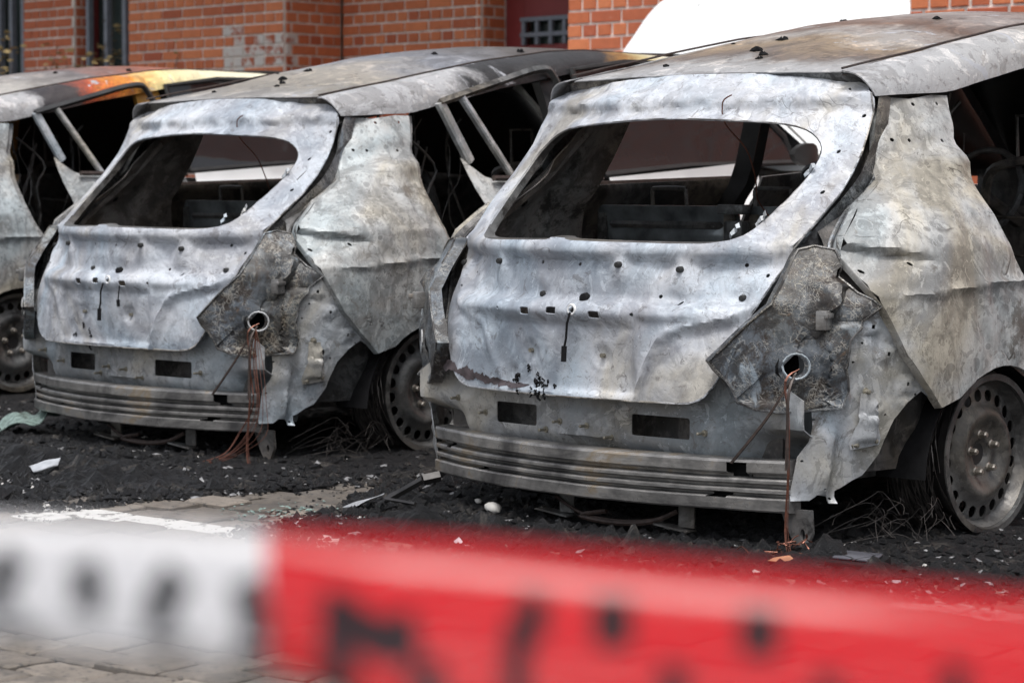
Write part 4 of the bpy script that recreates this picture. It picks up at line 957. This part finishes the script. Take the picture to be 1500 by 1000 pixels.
crumbs('ash_flakes', M['flake'], 7000, area_band, .002, .026, 'small grey ash flakes scattered over the char', .25, 2)
crumbs('paving_crumbs', M['char'], 1500, area_front, .002, .012, 'fine black crumbs scattered over the pale paving', .5, 3)
crumbs('glass_crumbs', M['greenglass'], 260, lambda r: (r.gauss(-.72, .14), r.gauss(-.28, .10)), .004, .016, 'greenish broken glass bits on the paving between the two nearer cars', .4, 4)

# single pieces lying on the ground
def plate(name, pts, z, h, mat, label, cat, tilt=(0, 0), parent=None, wob=.01):
    cx_ = sum(p[0] for p in pts)/len(pts); cy_ = sum(p[1] for p in pts)/len(pts)
    r = random.Random(len(name)); mb = MB()
    mb.sheet(pts, lambda a, b: (a, b, z+(a-cx_)*tilt[0]+(b-cy_)*tilt[1]+wob*N((a, b, 1), 14)), [], .012)
    o = mb.build(name, mat, parent, h, True, 40)
    return tag(o, label, cat) if label else o
plate('metal_shard', [(-.80, -.10), (-.66, -.16), (-.60, -.10), (-.66, -.04), (-.72, -.07)], .035, .002, M['silver'], 'shiny grey pointed metal shard on the char between the two nearer cars', 'shard', (.3, .2))
mb = MB(); mb.tube([(-.72, .02, .02), (-.60, .06, .09)], .012, 5); mb.tube([(-.60, .06, .09), (-.57, .10, .10)], .016, 4); mb.tube([(-.70, .0, .03), (-.55, -.02, .03)], .006, 5)
tag(mb.build('charred_bracket', M['barrel']), 'charred black bracket standing out of the heap left of the nearest bumper beam', 'bracket')
plate('pale_flake', [(-.36, -.27), (-.28, -.30), (-.22, -.27), (-.27, -.22)], .03, .002, M['silver'], 'thin pale grey flake on the char just left of the nearest car', 'flake', (.1, .1))
plate('plastic_shard', [(-3.42, .38), (-3.25, .33), (-3.10, .42), (-3.15, .58), (-3.35, .60)], .05, .003, M['greenglass'], 'greenish curled plastic shard left of the middle car bumper', 'shard', (.12, .25), None, .05)
plate('grey_scrap', [(-2.05, -.33), (-1.98, -.36), (-1.93, -.30), (-2.0, -.24)], .05, .003, M['silver'], 'small pale grey scrap on the char behind the middle car', 'scrap', (0, .3))
for loc, r0, lb in (((-.33, .08, .030), .022, 'grey white lump of stone on the char under the nearest bumper beam'), ((-.47, .16, .03), .010, 'tiny cream pebble on the char left of the pale stone')):
    mb = MB(); me_ = bmesh.new(); bmesh.ops.create_icosphere(me_, subdivisions=2, radius=r0)
    vs = [Vector(v.co)*(1+.25*N(v.co, 40/r0*.03)) for v in me_.verts]; fs = [tuple(v.index for v in f.verts) for f in me_.faces]; me_.free()
    mb.add([(v.x*1.2+loc[0], v.y+loc[1], v.z*.8+loc[2]) for v in vs], fs); tag(mb.build('stone', M['palestone']), lb, 'stone')
# burnt mirror-like unit lying flat at the right
bx = empty('burnt_display_unit', (1.03, -.02, .0), .35); tag(bx, 'burnt flat rectangular unit with a cracked grey face lying behind the nearest car', 'device')
MB().box((0, 0, .030), (.135, .125, .03), 0, .03, .06).build('casing', M['black'], bx, 0, True, 30, -1, .006)
g = G('cracked_face').jitter(3); cd = g.vor(16, 'DISTANCE_TO_EDGE')
mface = g.out(g.mix(g.ss(cd, .01, .04), (.03, .03, .03), (.12, .12, .14)), .25, .2, g.ss(cd, .0, .05), .4, .003)
MB().box((0, 0, .050), (.105, .085, .006), 0, .03, .06).build('face_plate', mface, bx, 0, True, 30, -1, .002)
plate('brown_leaf', [(.80, -.10), (.86, -.12), (.90, -.09), (.85, -.06)], .03, .002, simple('dry_leaf', (.42, .20, .11), .7), 'small orange brown leaf at the front edge of the char', 'leaf', (.1, .1))
mb = MB(); r = random.Random(8)
for i in range(9):
    p = Vector((r.uniform(.62, .95), r.uniform(-.05, .1), .03)); q = [p]
    for k in range(5): p = p+Vector((r.gauss(0, .02), r.gauss(0, .02), r.gauss(0, .012))); p.z = max(p.z, .018); q.append(p)
    mb.tube(spl(q, False, 3), .0016, 4)
tag(mb.build('copper_scraps', M['copper']), 'tangle of short copper wires on the char below the nearest car', 'wire')

# ================================================================ brick building
def brickmat(name, cols, white=0.):
    g = G(name).jitter(40)
    c = g.ramp(g.rnd, [(i/(len(cols)-1), q) for i, q in enumerate(cols)])
    c = g.mix(.35, c, g.ramp(g.noise(14, 6, .65), [(.35, (.55, .5, .5)), (.65, (1, 1, 1))]), 'MULTIPLY')
    c = g.mix(g.math('MULTIPLY', g.ss(g.noise(30, 6, .7), .62, .68), .3), c, (.6, .5, .42))
    if white: c = g.mix(g.ss(g.noise(7, 6, .7), .42, .52), c, (.66, .62, .58))
    return g.out(c, .75, 0, g.noise(60, 6, .7), .4, .004)
M['brick'] = brickmat('orange_brick', [(.60, .17, .07), (.70, .22, .095), (.78, .26, .11), (.64, .19, .08), (.48, .12, .06), (.74, .24, .10)])
M['brick_white'] = brickmat('smeared_brick', [(.46, .11, .05), (.52, .14, .06)], 1)
M['mortar'] = simple('mortar', (.78, .72, .66), .9, 0, .25, 18)
M['redpaint'] = simple('dark_red_paint', (.24, .035, .035), .5, 0, .08, 8)
M['bars'] = simple('grey_bars', (.20, .22, .26), .45, .2, .15, 20)
M['pane'] = simple('window_pane', (.035, .05, .048), .15, 0, .3, 3)
BR, HD, CH = .250, .120, .080
# plan of the facade seen from above: (x0, x1, y) front faces and (x, y0, y1) right-facing returns
YW = 6.9
def proj(p):
    d = Vector(p)-CAMP; dz = -d.dot(CZ); return 750+3544*d.dot(CX)/dz, 500-3544*d.dot(CY)/dz
fronts = [(-16.0, -12.42, 6.9), (-12.28, -11.90, 6.9), (-11.15, -9.274, 6.9), (-9.274, -7.55, 7.475), (-5.41, -1.35, 5.9), (-3.25, 4.0, 5.35)]
rets = [(-11.90, 6.9, 7.08), (-9.274, 6.9, 7.475), (-7.55, 7.475, 7.80), (-3.25, 5.35, 5.9)]
building = empty('brick_building', (-6, 6.9, 0)); tag(building, 'orange red brick building with pale joints behind the cars', 'building')
def B0(o): o.matrix_parent_inverse = Matrix.Translation((6, -6.9, 0)); return o
fronts = [(-16.0, -13.3, 6.9), (-12.62, -11.905, 6.9), (-11.169, -9.274, 6.9), (-9.26, -7.773, 7.475), (-6.66, -5.48, 7.475), (-5.466, -3.2, 5.9), (-3.2, 4.0, 5.35)]
rets = [(-11.905, 6.92, 7.12), (-9.274, 6.92, 7.475), (-7.773, 7.49, 7.72)]
items = []   # (location, rotz, length, white)
for k, (x0, x1, y) in enumerate(fronts):
    for j in range(45):
        z = .04+j*CH; x = x0; first = True
        hdr = j % 2
        while x < x1-.02:
            ln = HD if hdr else BR
            if first and not hdr: ln = .185
            first = False
            ln = min(ln, x1-x-.004)
            if ln > .03: items.append(((x+ln/2, y, z), 0, ln-.016))
            x += ln
for (x, y0, y1) in rets:
    for j in range(45):
        z = .04+j*CH; yy = y0+(.0 if j % 2 else .06)
        if yy > y0: items.append(((x, (y0+yy)/2, z), 1, yy-y0-.016))
        while yy < y1-.02:
            ln = min(HD if j % 2 else BR, y1-yy)
            if ln > .03: items.append(((x, yy+ln/2, z), 1, ln-.016))
            yy += ln
def whitezone(p):
    px, py = proj(p)
    return (322 < px < 442 and 52 < py < 100 and (py > 78 or px > 345 + (78-py)*1.6)) or (px < 352 and px > 338 and py > 30) or (62 < px < 84 and 40 < py)
shown, rest = [], []
for it in items:
    px, py = proj(it[0])
    inb = -20 < px < 1520 and -25 < py < 112 and not (915 < px < 1320)
    (shown if inb else rest).append(it)
shown.sort(key=lambda t: (Vector(t[0])-CAMP).length)
cache = {}
def brickmesh(ln, w_):
    key = (round(ln, 2), w_, random.randrange(2))
    if key not in cache:
        b = bmesh.new(); bmesh.ops.create_cube(b, size=1)
        L_ = key[0]
        for v in b.verts: v.co = Vector((v.co.x*L_, v.co.y*.06, v.co.z*.065))
        fr = [f for f in b.faces if f.normal.y < -.9]
        rg = bmesh.ops.inset_individual(b, faces=fr, thickness=.004)
        for v in fr[0].verts: v.co.y -= .004; v.co.x += random.gauss(0, .001); v.co.z += random.gauss(0, .001)
        me = bpy.data.meshes.new('brick'); b.to_mesh(me); b.free(); me.materials.append(M['brick_white' if w_ else 'brick']); cache[key] = me
    return cache[key]
print('bricks shown', len(shown), 'rest', len(rest))
random.seed(5)
for loc, side, ln in shown[:300]:
    o = bpy.data.objects.new('brick', brickmesh(ln, whitezone(loc))); COL.objects.link(o); o.parent = building; B0(o)
    dpt = random.gauss(0, .0015)
    if side: o.location = (loc[0]-.03+dpt, loc[1], loc[2]); o.rotation_euler = (0, 0, PI/2)
    else: o.location = (loc[0], loc[1]+.03+dpt, loc[2])
mb = MB()
for loc, side, ln in shown[300:]+rest:
    d = random.gauss(0, .0015)
    if side: mb.box((loc[0]-.03+d, loc[1], loc[2]), (.06, ln, .065))
    else: mb.box((loc[0], loc[1]+.03+d, loc[2]), (ln, .06, .065))
o = mb.build('remaining_bricks', M['brick'], building, 0, False); B0(o); o['kind'] = 'stuff'
for x0, x1, y in fronts: B0(MB().box(((x0+x1)/2, y+.008+.20, 1.8), (x1-x0-.012, .40, 3.62)).build('mortar_core', M['mortar'], building, 0, False))
for x, y0, y1 in rets: B0(MB().box((x-.008-.10, (y0+y1)/2+.006, 1.8), (.20, y1-y0+.0, 3.61)).build('mortar_core', M['mortar'], building, 0, False))
# dim wall behind the openings and roof slab
B0(MB().box((-8.5, 8.35, 1.8), (16, .1, 3.6)).build('rear_wall', M['mortar'], building, 0, False)); B0(MB().box((-6, 7.6, 3.72), (20.4, 4.2, .2)).build('roof_slab', M['mortar'], building, 0, False))
# barred windows
def barred(x0, x1, y, z0, z1, n):
    w_ = empty('window'); w_.parent = building; B0(w_)
    mb = MB(); mb.box(((x0+x1)/2, y+.22, (z0+z1)/2), (x1-x0, .012, z1-z0)); B1(mb.build('pane', M['pane'], w_, 0, False))
    mb = MB()
    for x in (x0+.03, x1-.03): mb.box((x, y+.17, (z0+z1)/2), (.06, .07, z1-z0))
    mb.box(((x0+x1)/2, y+.17, z0+.03), (x1-x0-.12, .07, .06)); B1(mb.build('frame', M['redpaint'], w_, 0, False))
    mb = MB()
    for i in range(n):
        x = x0+(x1-x0)*(i+.5)/n; mb = MB(); mb.box((x, y+.07, (z0+z1)/2), (.045, .045, z1-z0)); B1(mb.build('bar', M['bars'], w_, 0, False))
    mb = MB(); mb.box(((x0+x1)/2, y+.08, 1.86), (x1-x0, .02, .03)); B1(mb.build('crossbar', M['bars'], w_, 0, False))
def B1(o): return o
barred(-11.905, -11.169, 6.9, .9, 3.2, 3); barred(-13.3, -12.62, 6.9, .9, 3.2, 4)
# red door with a small barred grille, in the return right of the pilaster
dr = empty('door'); dr.parent = building; B0(dr)
X0, X1, YD = -7.85, -6.62, 7.76
mb = MB(); gx0, gx1, gz0, gz1 = -7.60, -6.78, 1.96, 2.14
for a, b, c_, d in ((X0, gx0, .05, 3.0), (gx0, gx1, .05, gz0), (gx0, gx1, gz1, 3.0), (gx1, X1, .05, 3.0)): mb.box(((a+b)/2, YD, (c_+d)/2), (b-a-.002, .05, d-c_-.002))
mb.build('door_leaf', M['redpaint'], dr, 0, False)
mb = MB(); mb.box(((gx0+gx1)/2, YD+.06, (gz0+gz1)/2), (gx1-gx0, .01, gz1-gz0)); mb.build('grille_pane', M['pane'], dr, 0, False)
for i in range(7):
    x = gx0+.02+(gx1-gx0)*i/6*.98
    MB().box((x, YD-.045, (gz0+gz1)/2), (.032, .025, gz1-gz0)).build('bar', M['bars'], dr, 0, False)
for z in (gz0+.07, gz1): MB().box(((gx0+gx1)/2, YD-.062, z), (gx1-gx0, .012, .03)).build('bar', M['bars'], dr, 0, False)

# withered shrubs below the windows
M['leafy'] = simple('yellowed_leaf', (.36, .27, .12), .7, 0, .5, 6)
M['twig'] = simple('brown_twig', (.12, .08, .05), .8)
def shrub(x, y, h, wd, n, label, seed):
    r = random.Random(seed); rt = empty('shrub', (x, y, 0)); tag(rt, label, 'shrub', 'withered shrubs by the wall')
    mb = MB(); tips = []
    for i in range(16):
        a = r.uniform(0, 6.3); q = [Vector((0, 0, 0))]; p = q[0]; d = Vector((math.cos(a)*.35*wd, math.sin(a)*.35*wd, h/5))
        for k in range(5): p = p+d*Vector((r.uniform(.5, 1.4), r.uniform(.5, 1.4), r.uniform(.8, 1.1))).length*.6; q.append(p+Vector((r.gauss(0, .02), r.gauss(0, .02), 0))); p = q[-1]; tips.append(p)
        mb.tube(q, [.012, .010, .008, .006, .004, .003], 5)
    mb.build('stem', M['twig'], rt)
    mb = MB()
    for i in range(n):
        t = r.choice(tips); c0 = Vector((t.x+r.gauss(0, .07), t.y+r.gauss(0, .07), t.z*.95+r.gauss(0, .09))); s_ = r.uniform(.018, .04)
        R3 = Matrix.Rotation(r.uniform(0, 6.3), 3, 'Z') @ Matrix.Rotation(r.uniform(-1.2, 1.2), 3, 'X')
        mb.add([c0+R3 @ Vector(v)*s_ for v in ((-1, 0, 0), (0, -.55, .15), (1, 0, 0), (0, .55, .15))], [(0, 1, 2), (0, 2, 3)])
    mb.build('foliage', M['leafy'], rt, 0, False)
shrub(-11.95, 6.45, 1.98, .35, 1500, 'yellow brown withered shrub under the left barred window', 1)
shrub(-12.55, 6.35, 1.9, .4, 1600, 'withered yellowish shrub at the left edge beside the first window', 2)
shrub(-10.9, 6.5, 1.82, .28, 700, 'small dry shrub tip showing above the far car roof at the second window', 3)

# ================================================================ barrier tape close to the lens, strung between two posts outside the view
def tape_at(px, py, d): return CAMP+(-CZ+CX*(px-750)/3544-CY*(py-500)/3544)*d
M['tw'] = None
def tapemat(name, col, sheen=.17, clear=.26):
    g = G(name); m = g.out(col, sheen)
    g.b.inputs['Transmission Weight'].default_value = 0
    t = g.t; tr = t.nodes.new('ShaderNodeBsdfTranslucent'); tr.inputs[0].default_value = tuple(col)+(1,)
    mx = t.nodes.new('ShaderNodeMixShader'); mx.inputs[0].default_value = .45; ta = t.nodes.new('ShaderNodeBsdfTransparent'); m2 = t.nodes.new('ShaderNodeMixShader'); m2.inputs[0].default_value = clear
    t.links.new(g.b.outputs[0], mx.inputs[1]); t.links.new(tr.outputs[0], mx.inputs[2]); t.links.new(mx.outputs[0], m2.inputs[1]); t.links.new(ta.outputs[0], m2.inputs[2]); t.links.new(m2.outputs[0], t.nodes['Material Output'].inputs['Surface'])
    return m
M['tw'] = tapemat('white_film', (.78, .78, .80)); M['tr'] = tapemat('red_film', (.72, .02, .03)); M['tk'] = tapemat('black_print', (.012, .012, .014), .4, 0)
def tape_pt(px, t, lift=0):
    """t 0..1 from the upper to the lower edge; the film curls so that its upper half faces the sky"""
    top = interp(px, [-1800, 0, 400, 700, 1100, 1500, 3300], [700, 758, 775, 792, 832, 872, 930]); wd = interp(px, [-1800, 0, 400, 560, 900, 1500, 3300], [170, 178, 200, 265, 290, 280, 250])
    dd = .64+.09*math.cos(min(1, t*1.35)*PI/2)+lift*.0006
    dd += .010*math.sin(px/330)
    return tape_at(px, top+wd*(math.sin(t*PI/2)*.55+t*.45), dd)
crumbs('char_clods', M['char'], 420, area_band, .012, .050, 'larger clods of molten plastic and char behind the cars', .9, 9)
crumbs('scrap_slivers', M['silver'], 170, area_band, .008, .045, 'thin grey slivers of burnt trim and metal scattered on the char', .08, 12)
crumbs('brown_rubble', M['palestone'], 500, area_band, .003, .018, 'light gritty rubble between the pieces of char', .6, 14)
tape = empty('barrier_tape', tape_at(750, 900, .64)); tag(tape, 'blurred red and white barrier tape with black lettering across the foreground', 'barrier tape')
def T0(o): o.matrix_parent_inverse = Matrix.Translation(-tape.location); return o
secs = [(-1800, -620, 'tr'), (-620, 390, 'tw'), (390, 1900, 'tr'), (1900, 3300, 'tw')]
for a, b, m_ in secs:
    n = int((b-a)/24); mb = MB(); rows = []
    for k in range(13): rows.append([tape_pt(a+(b-a)*i/n, k/12) for i in range(n+1)])
    for r1, r2 in zip(rows[:-1], rows[1:]): mb.strip(r1, r2)
    T0(mb.build('white_section' if m_ == 'tw' else 'red_section', M[m_], tape, .00004, True, 80))
def stroke(pts, wd):
    mb = MB(); A, B_ = [], []
    pts = spl(pts, False, 6)
    for i, p in enumerate(pts):
        a, b = pts[max(0, i-1)], pts[min(len(pts)-1, i+1)]; dx, dy = b[0]-a[0], (b[1]-a[1])*200; L_ = math.hypot(dx, dy) or 1
        nx_, ny_ = -dy/L_*wd/2, dx/L_*wd/2/200
        A.append(tape_pt(p[0]+nx_, p[1]+ny_, -1)); B_.append(tape_pt(p[0]-nx_, p[1]-ny_, -1))
    mb.strip(A, B_)
    return mb
def letter(parts, wd=26):
    mb = MB()
    for p in parts:
        q = stroke(p, wd); mb.add(q.v, q.f)
    T0(mb.build('letter', M['tk'], tape, 0, True, 80))
letter([[(24, .22), (-4, .45), (4, .70), (50, .95)], [(120, .25), (132, .45), (122, .62)]], 46)
letter([[(264, .28), (234, .50), (238, .72), (262, .88)], [(358, .30), (374, .6), (362, 1.0)]], 48)
letter([[(500, .28), (494, .6), (498, 1.0)], [(505, .42), (560, .47), (612, .42)], [(620, .55), (630, .8), (622, 1.0)]], 50)
letter([[(762, .30), (756, .6), (760, 1.0)], [(762, .26), (800, .30)]], 40)
letter([[(870, .28), (925, .26)], [(990, .42), (985, .7), (990, 1.0)]], 42)
letter([[(1085, .26), (1140, .25)], [(1212, .40), (1216, .7), (1210, 1.0)]], 40)
letter([[(1402, .3), (1396, .6), (1400, 1.0)]], 36)
for px in (-1800, 3300):
    p = tape_pt(px, .5); ps = empty('barrier_post', (p.x, p.y, 0)); tag(ps, 'thin metal stake holding the %s end of the barrier tape' % ('left' if px < 0 else 'right'), 'post', 'stakes holding the tape')
    MB().tube([(0, 0, 0), (0, 0, 1.25)], .008, 10).build('shaft', M['bars'], ps); MB().lathe([(0, .12), (.015, .115), (.02, .02)], 20, (0, 0, 0), 'z', True).build('foot', M['rubber'], ps)
bpy.context.view_layer.update()
